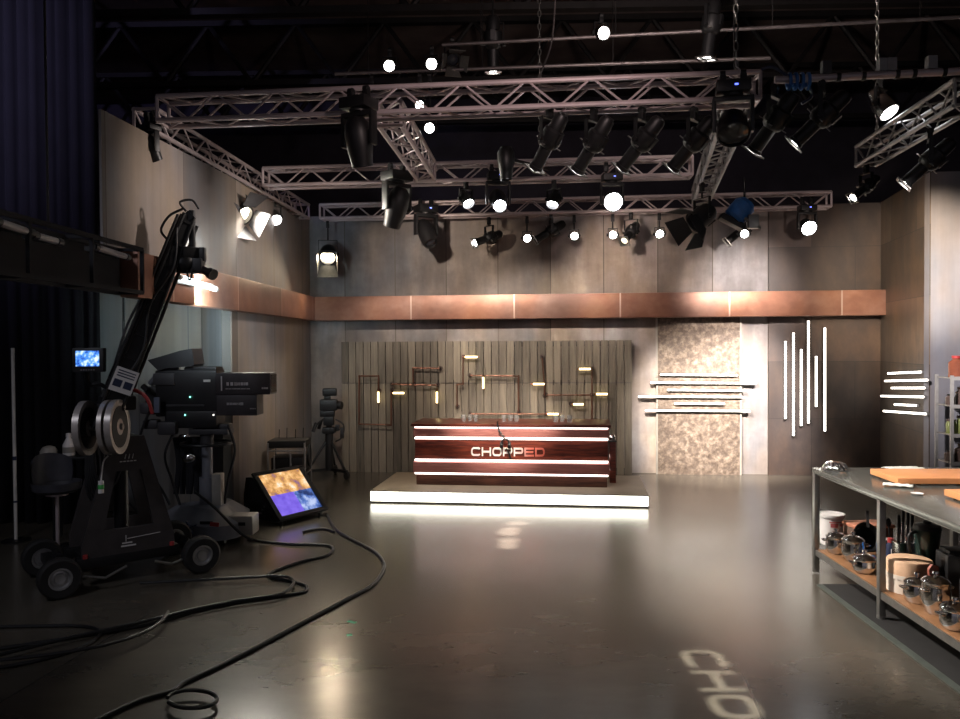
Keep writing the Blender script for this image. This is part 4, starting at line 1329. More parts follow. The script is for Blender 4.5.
# lens box in two tiers
x1, x2 = ploc(219, 380).x, ploc(273.5, 380).x
za, zb2 = ploc(250, 394).z, ploc(250, 372.5).z
lens = MB().box(((x1 + x2) / 2, 0, (za + zb2) / 2), (x2 - x1, .24, zb2 - za), bev=.012).build('lens_hood', M['lens_box'], ped)
x3 = ploc(260.5, 405).x
zc = ploc(250, 415).z
lower = MB().box(((x1 + x3) / 2, 0, (zc + za) / 2), (x3 - x1, .23, za - zc - .006), bev=.012).build('lens_body', M['lens_box'], ped)
mb = MB()
random.seed(3)
def dashes(x, z, w, h, n):
    x_ = x
    for k in range(n):
        ww = w * random.uniform(.6, 1)
        mb.box((x_ + ww / 2, -.1225, z), (ww, .004, h))
        x_ += w * 1.15
dashes(ploc(226, 0).x, ploc(0, 384.5).z, .035, .034, 3)
dashes(ploc(234, 0).x, ploc(0, 384.5).z, .014, .03, 9)
dashes(ploc(225, 0).x, ploc(0, 389.3).z, .014, .008, 16)
dashes(ploc(261, 0).x, ploc(0, 388.8).z, .02, .018, 3)
mb.box((ploc(221, 0).x, -.1225, ploc(0, 384).z), (.012, .004, .15))
mb.build('marking', mat('pale print', (.45, .42, .42), .5), lens)
mb = MB()
dashes(ploc(226, 0).x, ploc(0, 404).z, .014, .025, 9)
dashes(ploc(239.5, 0).x, ploc(0, 404).z, .03, .03, 1)
dashes(ploc(249, 0).x, ploc(0, 408.7).z, .014, .012, 4)
mb.build('marking', mat('dim print', (.3, .28, .28), .5), lower)
MB().box((x2 - .0, 0, (za + zb2) / 2), (.01, .2, zb2 - za - .04)).build('front_glass', M['lens_off'], lens)
# viewfinder with a raised hood
h0, h1, h2, h3 = ploc(153.5, 360), ploc(197, 348.5), ploc(199.5, 364), ploc(164, 370.5)
vf = MB()
Mv = Matrix(((1, 0, 0, 0), (0, 0, -1, .14), (0, 1, 0, 0), (0, 0, 0, 1)))
vf.prism([[(h0.x, h0.z), (h3.x, h3.z), (h3.x + .1, h3.z + .03), (h2.x - .02, h2.z - .02), (h2.x, h2.z), (h1.x, h1.z), (h1.x - .12, h1.z - .02)]], .28, Mv)
vf.build('viewfinder_hood', M['black_plastic'], ped)
MB().box((ploc(175, 374).x, 0, ploc(175, 374).z), (.12, .1, .09), bev=.01).tube([ploc(150, 384), ploc(160, 372), ploc(178, 367)], .03).build('viewfinder_arm', M['grey_paint'], ped)
# pan bars, zoom grips, cable draped
mb = MB()
mb.rod(ploc(165, 402), ploc(143, 386, -.2), .016, 10).rod(ploc(165, 402, .1), ploc(146, 388, .25), .016, 10)
mb.rod(ploc(143, 386, -.2), ploc(148, 391, -.22), .03, 10)
mb.build('pan_bar', M['black'], ped)
MB().box(ploc(146, 408, -.2), (.1, .1, .12), bev=.03).box(ploc(152, 424, -.12), (.16, .12, .1), bev=.03).box(ploc(168, 428, -.15), (.2, .1, .14), bev=.03).build('zoom_control', M['dark_grey'], ped)
mb = MB()
mb.tube(smooth_path([ploc(150, 410, -.2), ploc(140, 440, -.22), ploc(150, 470, -.15), ploc(163, 492, 0), ploc(170, 505, 0)]), .014)
mb.tube(smooth_path([ploc(175, 430, -.12), ploc(165, 455, -.2), ploc(172, 480, -.1), ploc(180, 505, -.1)]), .014)
mb.tube(smooth_path([ploc(228, 425, -.1), ploc(235, 450, -.1), ploc(228, 480, -.05), ploc(224, 508, 0)]), .014)
mb.tube(smooth_path([ploc(195, 492, -.25), ploc(215, 508, -.34), ploc(238, 531, -.42), ploc(252, 540, -.42)]), .014)
mb.build('cable', M['cable'], ped)
MB().box(ploc(157, 405, -.22), (.06, .03, .16), M=None, bev=.01).build('strap', mat('blue grey strap', (.12, .14, .2), .7), ped)
# folded black cloth cover hung under the head
mb = MB()
for k in range(7):
    x = -.38 + k * .05
    mb.tube(smooth_path([(x, .12 + .03 * (k % 2), zh - .08), (x + .02, .14, .75), (x - .01 + .02 * (k % 3), .12, .42)]), .04, 8, r2=.03)
mb.build('cloth_cover', M['drape'], ped)
MB().ball(ploc(188, 458, -.08), .06, sq=(1.2, .5, .9)).build('plastic_wrap', M['chrome'], ped)
MB().ball(ploc(184, 436, -.1), .035, sq=(1.8, .6, .6)).build('plastic_wrap', M['chrome'], ped)

# ================================================================== FLOOR MONITOR
ba, bb = pZ(281, 517.5, .09), pZ(322, 507.5, .09)
d = bb - ba; ma = math.atan2(d.y, d.x); mw = d.length
mon = thing('floor_monitor', 'slanted black floor monitor showing a divided bright picture beside the camera pedestal', 'monitor', (ba.x, ba.y, 0), ma)
MI = (Matrix.Translation((ba.x, ba.y, 0)) @ R(ma, 'Z')).inverted()
tpl = pZ(257, 476.5, .51); tl = MI @ tpl
a_, h_ = .39, .42
mb = MB()
mb.prism([[(-.02, .045), (-.02, .06), (a_ + .02, .09 + h_ - .0), (a_ + .12, .09 + h_ - .01), (a_ + .16, .3), (a_ + .16, .045)]], mw + .12,
         Matrix(((0, 0, 1, -.06), (1, 0, 0, 0), (0, 1, 0, 0), (0, 0, 0, 1))))
mb.build('cabinet', M['black_plastic'], mon)
sl_ = math.hypot(a_, h_)
MS = T(0, 0, .09) @ R(math.atan2(h_, a_), 'X')
mb = MB()
for c_, s__ in (((mw / 2, -.025, .012), (mw + .12, .05, .03)), ((mw / 2, sl_ + .022, .012), (mw + .12, .045, .03)), ((-.03, sl_ / 2, .012), (.06, sl_ + .09, .03)), ((mw + .03, sl_ / 2, .012), (.06, sl_ + .09, .03))):
    mb.box(c_, s__, MS, bev=.004)
mb.build('bezel', M['black'], mon)
scr = MB().box((mw / 2, sl_ / 2, .001), (mw, sl_, .012), MS).build('screen', M['lens_off'], mon)
y_ = sl_ * .5
MB().box((mw / 2, (y_ + sl_) / 2, .009), (mw, sl_ - y_, .006), MS).build('picture', M['scr_amber'], scr)
MB().box((mw * .28, y_ / 2 - .001, .009), (mw * .56, y_ - .004, .006), MS).build('picture', M['scr_violet'], scr)
MB().box((mw * .78, y_ / 2 - .001, .009), (mw * .43, y_ - .004, .006), MS).build('picture', M['scr_blue'], scr)
for x in (.02, mw - .02):
    for y in (.02, a_ + .08):
        MB().lathe([(0, -.012), (.022, -.012), (.022, .012), (0, .012)], 12, T(x, y, .022) @ R(PI / 2, 'Y')).build('castor', M['rubber'], mon)
mb = MB()
for k in range(3): mb.box((-.064, .2 + .03 * k, .2 - .04 * k), (.006, .03, .02))
mb.build('socket', M['alu_dull'], mon)

# ================================================================== EQUIPMENT CART
ct = thing('equipment_cart', 'small black equipment rack cart with tubular rails by the pale flat behind the monitor', 'cart', (-2.71, 9.95, 0), .05)
w, dp, hh = .46, .42, .8
mb = MB()
for x in (-1, 1):
    for y in (-1, 1):
        mb.rod((x * w / 2, y * dp / 2, .08), (x * w / 2, y * dp / 2, hh - .02), .012, 8)
for z in (.1, .38, hh - .12):
    for y in (-1, 1): mb.rod((-w / 2, y * dp / 2, z), (w / 2, y * dp / 2, z), .01, 8)
    for x in (-1, 1): mb.rod((x * w / 2, -dp / 2, z), (x * w / 2, dp / 2, z), .01, 8)
mb.tube([(-w * .32, -dp / 2 - .02, .1), (-w * .32, -dp / 2 - .02, .62), (w * .12, -dp / 2 - .02, .66), (w * .12, -dp / 2 - .02, .1)], .012)
mb.build('tube_frame', M['alu_dull'], ct)
for z in (.12, .4): MB().box((0, 0, z), (w, dp, .02)).build('shelf', M['black'], ct)
MB().box((-.02, 0, .22), (.38, .36, .17), bev=.01).build('lower_unit', M['black_plastic'], ct)
MB().box((.0, 0, .5), (.4, .36, .18), bev=.01).build('middle_unit', M['black_plastic'], ct)
MB().box((0, 0, hh - .04), (w + .02, dp, .09), bev=.015).build('top_case', M['black'], ct)
mb = MB()
for k, x in enumerate((-.16, -.06, .05, .15)): mb.rod((x, .1, hh), (x + .005, .1, hh + .12 + .02 * (k % 2)), .005, 6)
mb.build('antenna', M['black'], ct)
for x in (-1, 1):
    for y in (-1, 1):
        MB().lathe([(0, -.015), (.04, -.015), (.04, .015), (0, .015)], 14, T(x * w / 2, y * dp / 2, .04) @ R(PI / 2, 'Y')).build('castor', M['rubber'], ct)
mb = MB()
for k in range(3):
    mb.tube([V((w / 2 + .03 + .01 * k, -.1 + .07 * math.cos(a), .6 + (.12 + .02 * k) * math.sin(a))) for a in [2 * PI * i / 14 for i in range(14)]], .007, closed=True)
mb.build('cable_coil', M['cable'], ct)

# ================================================================== FREE STANDING CAMERA BY THE BOARDS
fc = V((-2.6, 11.75, 0))
tr = thing('tripod_camera', 'black camera on a wheeled tripod dolly standing beside the boarded screen', 'camera', fc, .1)
def floc(px, py, dy=0): return R(-.1, 'Z') @ (pY(px, py, fc.y + dy) - fc)
for k in range(3):
    a = -PI / 2 + .9 + k * 2 * PI / 3
    e = V((.36 * math.cos(a), .36 * math.sin(a), 0))
    MB().bar((0, 0, .13), e + V((0, 0, .12)), .05, .04).build('dolly_arm', M['black'], tr)
    MB().rod((0, 0, .62), e * .9 + V((0, 0, .14)), .018, 8).build('leg', M['black'], tr)
    w_ = MB().lathe([(0, -.02), (.05, -.022), (.06, -.01), (.06, .01), (.05, .022), (0, .02)], 16, T(e.x, e.y, .06) @ R(a, 'Z') @ R(PI / 2, 'X')).build('castor', M['rubber'], tr)
zt_ = floc(325, 403).z
MB().rod((0, 0, .12), (0, 0, .7), .06, 14).rod((0, 0, .68), (0, 0, zt_ - .3), .045, 14).box((0, 0, .72), (.2, .16, .1), bev=.03).build('column', M['black'], tr)
MB().box((0, 0, zt_ - .27), (.16, .16, .14), bev=.03).box((-.02, 0, zt_ - .16), (.22, .13, .1), bev=.02).build('tilt_head', M['black'], tr)
MB().box((0, 0, zt_ - .03), (.26, .15, .17), bev=.02).rod((.1, 0, zt_ - .03), (.2, -.03, zt_ - .04), .06, 14).box((-.02, 0, zt_ + .08), (.1, .06, .05), bev=.01).build('camera_body', M['black_plastic'], tr)
MB().box((.02, -.02, floc(325, 392).z), (.22, .1, .12), bev=.03).rod((0, 0, zt_ + .06), (.01, 0, zt_ + .14), .02).build('viewfinder', M['black'], tr)
mb = MB()
mb.rod((-.02, 0, zt_ - .2), (-.18, -.12, zt_ - .32), .014).rod((-.17, -.12, zt_ - .29), (-.22, -.16, zt_ - .42), .028).rod((-.02, .05, zt_ - .2), (-.14, .1, zt_ - .3), .014).rod((-.13, .1, zt_ - .28), (-.17, .12, zt_ - .4), .026)
mb.build('pan_bar', M['black'], tr)
mb = MB().tube(smooth_path([(.1, 0, zt_ - .25), (.22, -.02, .8), (.2, -.03, .62), (.1, -.02, .55)]), .012).box((.2, -.03, .68), (.06, .05, .16), bev=.02).box((.13, -.03, .76), (.07, .05, .1), bev=.02)
mb.build('cable_hank', M['cable'], tr)

# ================================================================== DARK SIDE OF THE STUDIO
# black drape: pleated
mb = MB()
def pleat(x0, x1, y, z1, n, amp):
    rows = []
    for z in (0.01, z1):
        rows.append([mb.bm.verts.new((x0 + (x1 - x0) * k / n, y + amp * math.sin(k * 1.35) + amp * .5 * math.sin(k * .53), z)) for k in range(n + 1)])
    for k in range(n):
        mb.bm.faces.new((rows[0][k], rows[0][k + 1], rows[1][k + 1], rows[1][k]))
pleat(-9.45, -4.56, 8.75, 6.9, 150, .06)
o = mb.build('drape', M['drape'])
sm = o.modifiers.new('thickness', 'SOLIDIFY'); sm.thickness = .01
tag(o, 'tall pleated black drape filling the dark side of the studio', 'curtain')
root = thing('curtain_rail', 'dark rail carrying the tall black drape', 'rail', (-9.45, 8.75, 6.94))
MB().rod((0, 0, 0), (4.95, 0, 0), .025).build('rail', M['joist'], root)
for x in (.5, 4.6): MB().rod((x, 0, 0), (x, 0, .6), .01).build('hanger', M['joist'], root)

# overhead rail with unlit tubes leading to the beam
yr0, yr1 = 3.9, 6.12
root = thing('overhead_rail', 'black overhead box rail with unlit fluorescent tubes ending at the plaster flat', 'light rail', (-2.93, yr0, 2.6))
LR = yr1 - yr0
mb = MB()
for x in (-.1, .1):
    for z in (-.17, .17):
        mb.bar((x, 0, z), (x, LR, z), .03)
for y in (0, LR * .33, LR * .66, LR):
    for a, b_ in (((-.1, -.17), (.1, -.17)), ((.1, -.17), (.1, .17)), ((.1, .17), (-.1, .17)), ((-.1, .17), (-.1, -.17))):
        mb.bar((a[0], y, a[1]), (b_[0], y, b_[1]), .025)
mb.build('box_frame', M['drape'], root)
MB().box((-.09, LR / 2, 0), (.01, LR - .02, .3)).build('back_plate', M['drape'], root)
for y in (.15, LR * .5):
    MB().rod((0, y, .17), (0, y, 4.9), .008, 6).build('hanger', M['joist'], root)
def tubes(px0, py0, px1, py1):
    a, b_ = pX(px0, py0, -2.84), pX(px1, py1, -2.84)
    o_ = V((-2.93, yr0, 2.6))
    a, b_ = a - o_, b_ - o_
    MB().rod(a, b_, .022, 10).build('tube', M['tube_off'], root)
    d = (b_ - a).normalized()
    MB().rod(a - d * .02, a + d * .03, .027, 10).rod(b_ - d * .03, b_ + d * .02, .027, 10).box(((a + b_) / 2) + V((-.045, 0, 0)), (.06, (b_ - a).length, .035)).build('lamp_holder', M['black'], root)
tubes(-4, 221, 31, 233); tubes(34, 235, 59, 242); tubes(95, 247, 127, 257)

# lit fluorescent below the copper beam
fa, fb = pX(180, 277, -2.85), pX(215, 289, -2.85)
root = thing('tube_light', 'bright white fluorescent tube fixed to the face of the copper beam', 'light', fa)
q = fb - fa
MB().rod((0, 0, 0), q, .024, 12).build('tube', M['fluo'], root)
dn = q.normalized()
MB().rod(-dn * .04, dn * .015, .028, 10).rod(q - dn * .015, q + dn * .04, .028, 10).box(q / 2 + V((-.045, 0, 0)), (.05, q.length + .06, .06), M=None, bev=.008).build('housing', M['white_metal'], root)
ld = bpy.data.lights.new('tube_glow', 'AREA'); ld.shape = 'RECTANGLE'; ld.size = q.length; ld.size_y = .05; ld.energy = 20; ld.spread = math.radians(80); ld.color = (.78, .94, 1)
lo = bpy.data.objects.new('tube_glow', ld); C.objects.link(lo)
lo.location = fa + q / 2 + V((0, 0, -.05))
lo.matrix_world = Matrix.Translation(fa + q / 2 + V((0, .0, -.06))) @ (V((-.35, .95, .02)).to_track_quat('-Z', 'X').to_matrix().to_4x4())

# slender white pole by the drape
wp = pZ(16, 541)
root = thing('white_pole', 'slender white pole standing upright in front of the black drape', 'pole', wp)
zt3 = pY(11, 348, wp.y).z
MB().rod((0, 0, .01), (-.0, 0, zt3), .017, 10).build('tube', M['white_metal'], root)
MB().lathe([(0, 0), (.14, 0), (.14, .012), (.03, .02), (0, .02)], 20).build('foot_plate', M['black'], root)
MB().rod((0, 0, zt3 * .42), (0, 0, zt3 * .44), .02, 10).rod((0, 0, zt3 * .2), (0, 0, zt3 * .21), .02, 10).build('tape_band', M['navy'], root)

M['stool_grey'] = mat('dark grey shell', (.05, .05, .06), .4)
# stool with a translucent tub seat
sp_ = pZ(58, 556)
stl = thing('swivel_stool', 'dark swivel stool with moulded grey seat behind the crane wheels', 'stool', (sp_.x, sp_.y, 0), .5)
zs_ = pY(62, 492, sp_.y).z
mb = MB()
prof_ = []
n_ = 20
for k in range(n_ + 1):
    a = PI * .95 + (2 * PI * 1.0) * k / n_
mb.lathe([(0, zs_), (.17, zs_), (.21, zs_ + .03), (.22, zs_ + .1), (.212, zs_ + .1), (.2, zs_ + .04), (.165, zs_ + .012), (0, zs_ + .012)], 24)
mb.build('seat', M['stool_grey'], stl)
mb = MB()
vs = []; m_ = 14
for j, (z, r_2) in enumerate(((zs_ + .08, .215), (zs_ + .2, .225), (zs_ + .34, .215), (zs_ + .36, .2), (zs_ + .2, .212), (zs_ + .08, .2))):
    for k in range(m_ + 1):
        a = PI * .12 + PI * .76 * k / m_ + .5
        dz = -.06 * (2 * k / m_ - 1) ** 2 * (1 if z > zs_ + .3 else 0)
        vs.append((r_2 * math.cos(a), r_2 * math.sin(a), z + dz))
fs = []
for j in range(5):
    for k in range(m_):
        i0 = j * (m_ + 1) + k
        fs.append((i0, i0 + 1, i0 + m_ + 2, i0 + m_ + 1))
mb._add(vs, fs)
mb.build('backrest', M['stool_grey'], stl)
MB().rod((0, 0, .06), (0, 0, zs_), .018, 12).lathe([(0, zs_ - .03), (.1, zs_ - .03), (.1, zs_), (0, zs_)], 16).build('post', M['alu'], stl)
for k in range(5):
    a = 2 * PI * k / 5
    MB().bar((0, 0, .09), (.25 * math.cos(a), .25 * math.sin(a), .06), .035, .025).build('foot', M['black'], stl)
    MB().ball((.25 * math.cos(a), .25 * math.sin(a), .026), .026, seg=10).build('castor', M['rubber'], stl)

ls = thing('light_stand', 'thin black light stand with a slanting mast just beside the crane boom', 'stand', (-4.1, 8.3, 0), .4)
a_l = pY(124, 286, 8.3) - V((-4.1, 8.3, 0)); a_l = R(-.4, 'Z') @ a_l
MB().rod((0, 0, .1), a_l * .55, .02).rod(a_l * .5, a_l, .014).build('mast', M['black'], ls)
for k in range(3):
    a = 2 * PI * k / 3
    MB().rod((0, 0, .42), (.3 * math.cos(a), .3 * math.sin(a), .012), .011).build('leg', M['black'], ls)
# tray stand with bottle and cap
tp0 = V((-4.42, 8.05, 0))
zt4 = pY(70, 455, tp0.y).z
ts = thing('tray_stand', 'black tray stand between the drape and the crane', 'stand', tp0, .3)
MB().box((0, 0, zt4 - .015), (.5, .36, .03), bev=.008).build('tray', M['black'], ts)
for x in (-1, 1):
    for y in (-1, 1): MB().rod((x * .21, y * .14, 0), (x * .21, y * .14, zt4 - .03), .014).build('leg', M['black'], ts)
bt_ = pY(69, 455, tp0.y - .02)
o = thing('spray_bottle', 'white plastic bottle standing on the black tray stand', 'bottle', (bt_.x, bt_.y, zt4))
MB().lathe([(0, 0), (.055, 0), (.06, .02), (.06, .11), (.03, .17), (.024, .19), (0, .19)], 18).build('body', M['white_plastic'], o)
MB().lathe([(0, .19), (.028, .19), (.026, .23), (0, .235)], 14).build('cap', M['white_plastic'], o)
MB().lathe([(.0607, .03), (.0612, .03), (.0612, .09), (.0607, .09)], 18).build('label_band', M['beige_paint'], o)
o = thing('peaked_cap', 'beige cloth cap lying on the edge of the tray stand by the stool', 'cap', (pY(46, 452, tp0.y).x + .06, tp0.y - .05, zt4))
MB().lathe([(.085, 0), (.085, .05), (.06, .09), (.02, .105), (0, .107)], 18).build('crown', M['beige_paint'], o)
MB().prism([[(-.07, 0)] + [(.1 * math.cos(a), -.06 - .09 * math.sin(a)) for a in [PI - PI * k / 8 for k in range(9)]] + [(.07, 0)]], .006).build('peak', M['beige_paint'], o)

# ================================================================== CABLES ON THE FLOOR
def floor_cable(label, pts, r_=.013, z0=0.0):
    ps = [pZ(x, y, r_ + z0) for x, y in pts]
    base = V((ps[0].x, ps[0].y, 0))
    o = MB().tube([p - base for p in smooth_path(ps, 8)], r_, 8).build('floor_cable', M['cable'])
    o.location = base
    return tag(o, label, 'cable', 'cables on the studio floor')
loop = [(192 + 25 * math.cos(a), 699 + 9 * math.sin(a)) for a in [math.radians(x) for x in range(190, 545, 30)]]
floor_cable('long black cable running from the floor monitor past the green tape to the nearest floor', [(327, 514), (331, 522), (338, 531), (355, 541), (374, 551), (383, 561), (383, 570), (372, 585), (345, 600), (300, 624), (255, 648), (215, 668), (185, 682), (172, 691), (140, 700), (95, 721)], .014)
floor_cable('small coiled loop of black cable lying alone on the near floor', loop, .012, .03)
floor_cable('black cable curving from the camera pedestal and back across the floor', [(248, 538), (262, 541), (290, 544), (325, 545), (333, 549), (325, 556), (300, 562), (272, 572), (270, 577), (290, 581), (306, 586), (303, 592), (280, 596), (240, 602), (195, 611), (150, 624), (100, 633), (50, 641), (-10, 650)])
floor_cable('black cable from under the crane chassis looping back toward the drape side', [(140, 583), (180, 581), (235, 578), (280, 576), (293, 580), (290, 588), (276, 595), (235, 601), (190, 610), (150, 620), (110, 629), (60, 640), (-10, 657)], .013, .026)
floor_cable('black cable making a tight bend near the edge of the picture', [(-10, 627), (40, 626), (80, 626), (98, 630), (98, 637), (80, 648), (40, 660), (-10, 669)], .012, .0)
floor_cable('black cable lying slack ahead of the crane wheels', [(168, 612), (160, 622), (140, 634), (105, 645), (60, 653), (20, 658), (-10, 661)], .012, .052)
floor_cable('short black cable emerging behind the floor monitor', [(303, 532), (312, 530), (325, 529), (334, 532)], .013)

for (x, y, a, l, lab) in ((352, 622, -.5, .07, 'longer of two bits of green tape on the floor'), (349.5, 635, .3, .035, 'smaller bit of green tape on the floor, nearer the viewer')):
    p = pZ(x, y)
    o = MB().box((0, 0, .001), (l, .03, .002)).build('tape_mark', M['green_tape'])
    o.location = p; o.rotation_euler = (0, 0, a)
    tag(o, lab, 'tape', 'green tape marks')

# ================================================================== PREP TABLE
TZ = .92
tc = pZ(812, 467.5, TZ)
TX, TY = tc.x, tc.y
TW, TLN = 1.25, 4.2
SZ = .215
tab = thing('prep_table', 'long steel prep table with a wooden lower shelf along the side of the studio', 'table', (TX, TY, 0), 0)
MB().box((TW / 2, -TLN / 2, TZ - .022), (TW, TLN, .044), bev=.005).build('tabletop', M['tabletop'] if 'tabletop' in M else M['steel_dark'], tab)
MB().box((TW / 2, -TLN / 2, TZ - .05), (TW - .06, TLN - .06, .02)).build('under_frame', M['steel_dark'], tab)
ly = [pZ(817, 573).y - TY, pZ(879, 620).y - TY]
stp = ly[0] - ly[1]
for k in range(4):
    for x in (.035, TW - .035):
        MB().box((x, ly[0] - stp * k, (TZ - .05 + .014) / 2), (.046, .046, TZ - .05 - .014), bev=.004).lathe([(0, 0), (.03, 0), (.03, .02), (0, .02)], 12, T(x, ly[0] - stp * k, .0135)).build('leg', M['steel_dark'], tab)
MB().box((TW / 2, -TLN / 2, SZ - .014), (TW - .07, TLN - .06, .026)).build('shelf', M['shelf_wood'], tab)
MB().box((.03, -TLN / 2, SZ - .03), (.02, TLN - .04, .05)).box((TW / 2, -.03, SZ - .03), (TW - .06, .02, .05)).build('shelf_edge', M['steel_dark'], tab)
shadow_o = thing('table_shadow', 'thin black sheet for the shadow on the floor beneath the prep table', 'mat', (TX - .05, TY - .5, 0))  # thin black sheet paints in the shadow under the table, no real mat
MB().box((.6, -1.8, .006), (1.2, 3.9, .012), bev=.004).build('shadow_sheet', M['rubber'], shadow_o)
MB().box((-.02, -1.8, .005), (.06, 3.9, .009), bev=.003).build('edge_strip', mat('grey green shadow edge', (.06, .07, .06), .6), shadow_o)  # painted border of the table shadow

def on_top(px, py): return pZ(px, py, TZ)
def board(px, py, ln, dp, lab, th=.045):
    p = on_top(px, py)
    r = thing('cutting_board', lab, 'cutting board', (p.x, p.y, TZ), -.02, 'cutting boards on the prep table')
    MB().box((ln / 2, -dp / 2, th / 2 + .012), (ln, dp, th), bev=.006).build('board', M['wood_board'], r)
    mb = MB()
    for x in (.05, ln - .05):
        for y in (-.05, -dp + .05): mb.lathe([(0, 0), (.014, 0), (.014, .013), (0, .013)], 10, T(x, y, 0))
    mb.build('rubber_foot', M['rubber'], r)
board(870, 475.5, .72, .46, 'thick wooden cutting board on the prep table with towels tucked behind and before it')
board(944, 497, .7, .45, 'wooden cutting board on the prep table nearer the viewer, running out of the picture')

p = on_top(835, 470)
r = thing('steamer_basket', 'upturned steel petal basket at the far corner of the prep table', 'basket', (p.x, p.y, TZ))
mb = MB()
for k in range(14):
    a = 2 * PI * k / 14
    n_ = 5
    vs = []
    for j in range(n_ + 1):
        t = j / n_
        rr, z = .105 * math.cos(t * PI / 2 * .8), .068 * math.sin(t * PI / 2 * .95)
        w = (.2 if j < n_ else .16)
        for s in (-1, 1):
            vs.append((rr * math.cos(a + s * w), rr * math.sin(a + s * w), z + .004 + (.003 if k % 2 else 0)))
    mb._add(vs, [(2 * j, 2 * j + 1, 2 * j + 3, 2 * j + 2) for j in range(n_)])
o = mb.build('petal_ring', M['chrome'], r); sm = o.modifiers.new('thickness', 'SOLIDIFY'); sm.thickness = .002
MB().lathe([(0, .068), (.045, .066), (.045, .074), (0, .078)], 18).build('centre_plate', M['chrome'], r)
MB().lathe([(.1, 0), (.112, 0), (.112, .007), (.1, .007)], 24).build('rim', M['chrome'], r)

def cloth(px, py, ln, wd, rz, lab):
    p = on_top(px, py)
    mb = MB(); nx, ny = 12, 8
    rows = [[mb.bm.verts.new((ln * (i / nx - .5), wd * (j / ny - .5), .006 + .012 * abs(math.sin(i * .9 + j * .4)) * (.4 + .6 * math.sin(j * .8) ** 2))) for j in range(ny + 1)] for i in range(nx + 1)]
    for i in range(nx):
        for j in range(ny): mb.bm.faces.new((rows[i][j], rows[i + 1][j], rows[i + 1][j + 1], rows[i][j + 1]))
    o = mb.build('towel', M['towel']); o.location = (p.x, p.y, TZ); o.rotation_euler = (0, 0, rz)
    sm = o.modifiers.new('thickness', 'SOLIDIFY'); sm.thickness = .006; sm.offset = 1
    return tag(o, lab, 'towel', 'white towels on the prep table')
cloth(903, 469.5, .3, .14, .1, 'pale folded towel lying behind the far cutting board')
cloth(898, 486.5, .2, .1, -.5, 'white towel spread in front of the far cutting board')
cloth(925, 484.8, .09, .05, .1, 'small white towel corner peeking out beside the far cutting board')
p = on_top(917, 494.5)
r = thing('saucer', 'small white saucer alone on the bare steel tabletop', 'saucer', (p.x, p.y, TZ))
MB().lathe([(0, 0), (.03, 0), (.042, .01), (.04, .011), (.028, .004), (0, .004)], 20).build('dish', M['white_plastic'], r)

# ------------------------------------------------------------------ on the lower shelf
def shelf_p(px, py): 
    p = pZ(px, py, SZ)
    return V((p.x, p.y, SZ))
def pot(px, py, rad, h, lab, lid=True, handles=True, m='chrome', taper=1., knob=True, name='cooking_pot', cat='pot', grp='pots on the lower shelf'):
    p = shelf_p(px, py) + V((0, rad * .6, 0))
    p.x = max(p.x, TX + .045 + rad)
    r = thing(name, lab, cat, p, random.uniform(-.4, .4), grp)
    MB().lathe([(0, 0), (rad * taper * .84, 0), (rad * taper * .96, h * .1), (rad * 1.07, h * .4), (rad * 1.08, h * .55), (rad * 1.02, h * .85), (rad * 1.0, h - .006), (rad * 1.04, h), (rad * .97, h), (rad * .82 * taper, .015), (0, .015)], 28).build('body', M[m], r)
    if lid:
        l_ = MB().lathe([(rad * 1.04, h + .001), (rad * 1.05, h + .008), (rad * .8, h + .03), (rad * .3, h + .042), (0, h + .044)], 28).lathe([(0, h), (rad * 1.03, h), (rad * 1.03, h + .003), (0, h + .003)], 28).build('lid', M[m], r)
        if knob: MB().lathe([(0, h + .04), (.01, h + .042), (.01, h + .055), (.02, h + .06), (.018, h + .072), (0, h + .075)], 14).build('knob', M[m], l_)
    if handles:
        for s in (-1, 1):
            MB().tube(smooth_path([(s * rad * 1.0, -.03, h * .78), (s * (rad + .034), -.028, h * .82), (s * (rad + .028), .028, h * .82), (s * rad * .98, .03, h * .78)], 4), .006, 8).build('handle', M[m], r)
    return r
# white tub
p = shelf_p(831, 545) + V((.02, .05, 0))
r = thing('bucket', 'white plastic bucket with faded red print at the far end of the lower shelf', 'bucket', p)
MB().lathe([(0, 0), (.088, 0), (.105, .235), (.112, .24), (.112, .25), (0, .25)], 28).build('body', M['white_plastic'], r)
MB().lathe([(0, .25), (.116, .25), (.118, .27), (.1, .272), (.095, .265), (0, .264)], 28).build('lid', M['white_plastic'], r)
mb = MB()
def wrap_patch(z0, z1, a0, a1):
    vs = []; n_ = 8
    for k in range(n_ + 1):
        a = a0 + (a1 - a0) * k / n_
        for z in (z0, z1):
            rr = .088 + (.105 - .088) * z / .235 + .0012
            vs.append((rr * math.cos(a), rr * math.sin(a), z))
    mb._add(vs, [(2 * k, 2 * k + 2, 2 * k + 3, 2 * k + 1) for k in range(n_)])
for z0, z1, a0, a1 in ((.165, .2, -2.0, -1.35), (.17, .195, -1.2, -.75), (.05, .085, -2.0, -1.5), (.06, .08, -1.35, -.9), (.205, .215, -2.1, -.8)):
    wrap_patch(z0, z1, a0, a1)
mb.build('red_print', M['red_print'], r)

pot(838.5, 554, .078, .135, 'shiny lidded pot next to the white bucket', m='chrome')
pot(856, 563, .085, .17, 'taller tapering steel pot with a domed lid, between the bucket and the second table leg', taper=.8, m='chrome')
pot(868, 574, .085, .1, 'low wide steel pot partly hidden behind the second table leg', m='chrome')
pot(921, 604, .082, .13, 'shiny two handled pot just in front of the bamboo steamer', m='chrome')
pot(940, 615, .085, .2, 'tall steel stock pot between the two shiny low pots near the shelf edge', m='chrome', taper=.85)
pot(957, 631, .085, .12, 'round lidded pot nearest the viewer on the lower shelf', m='chrome')
pot(888, 572, .065, .12, 'small steel saucepan behind the bamboo steamer and the table leg', lid=False, m='steel', name='saucepan', cat='saucepan')

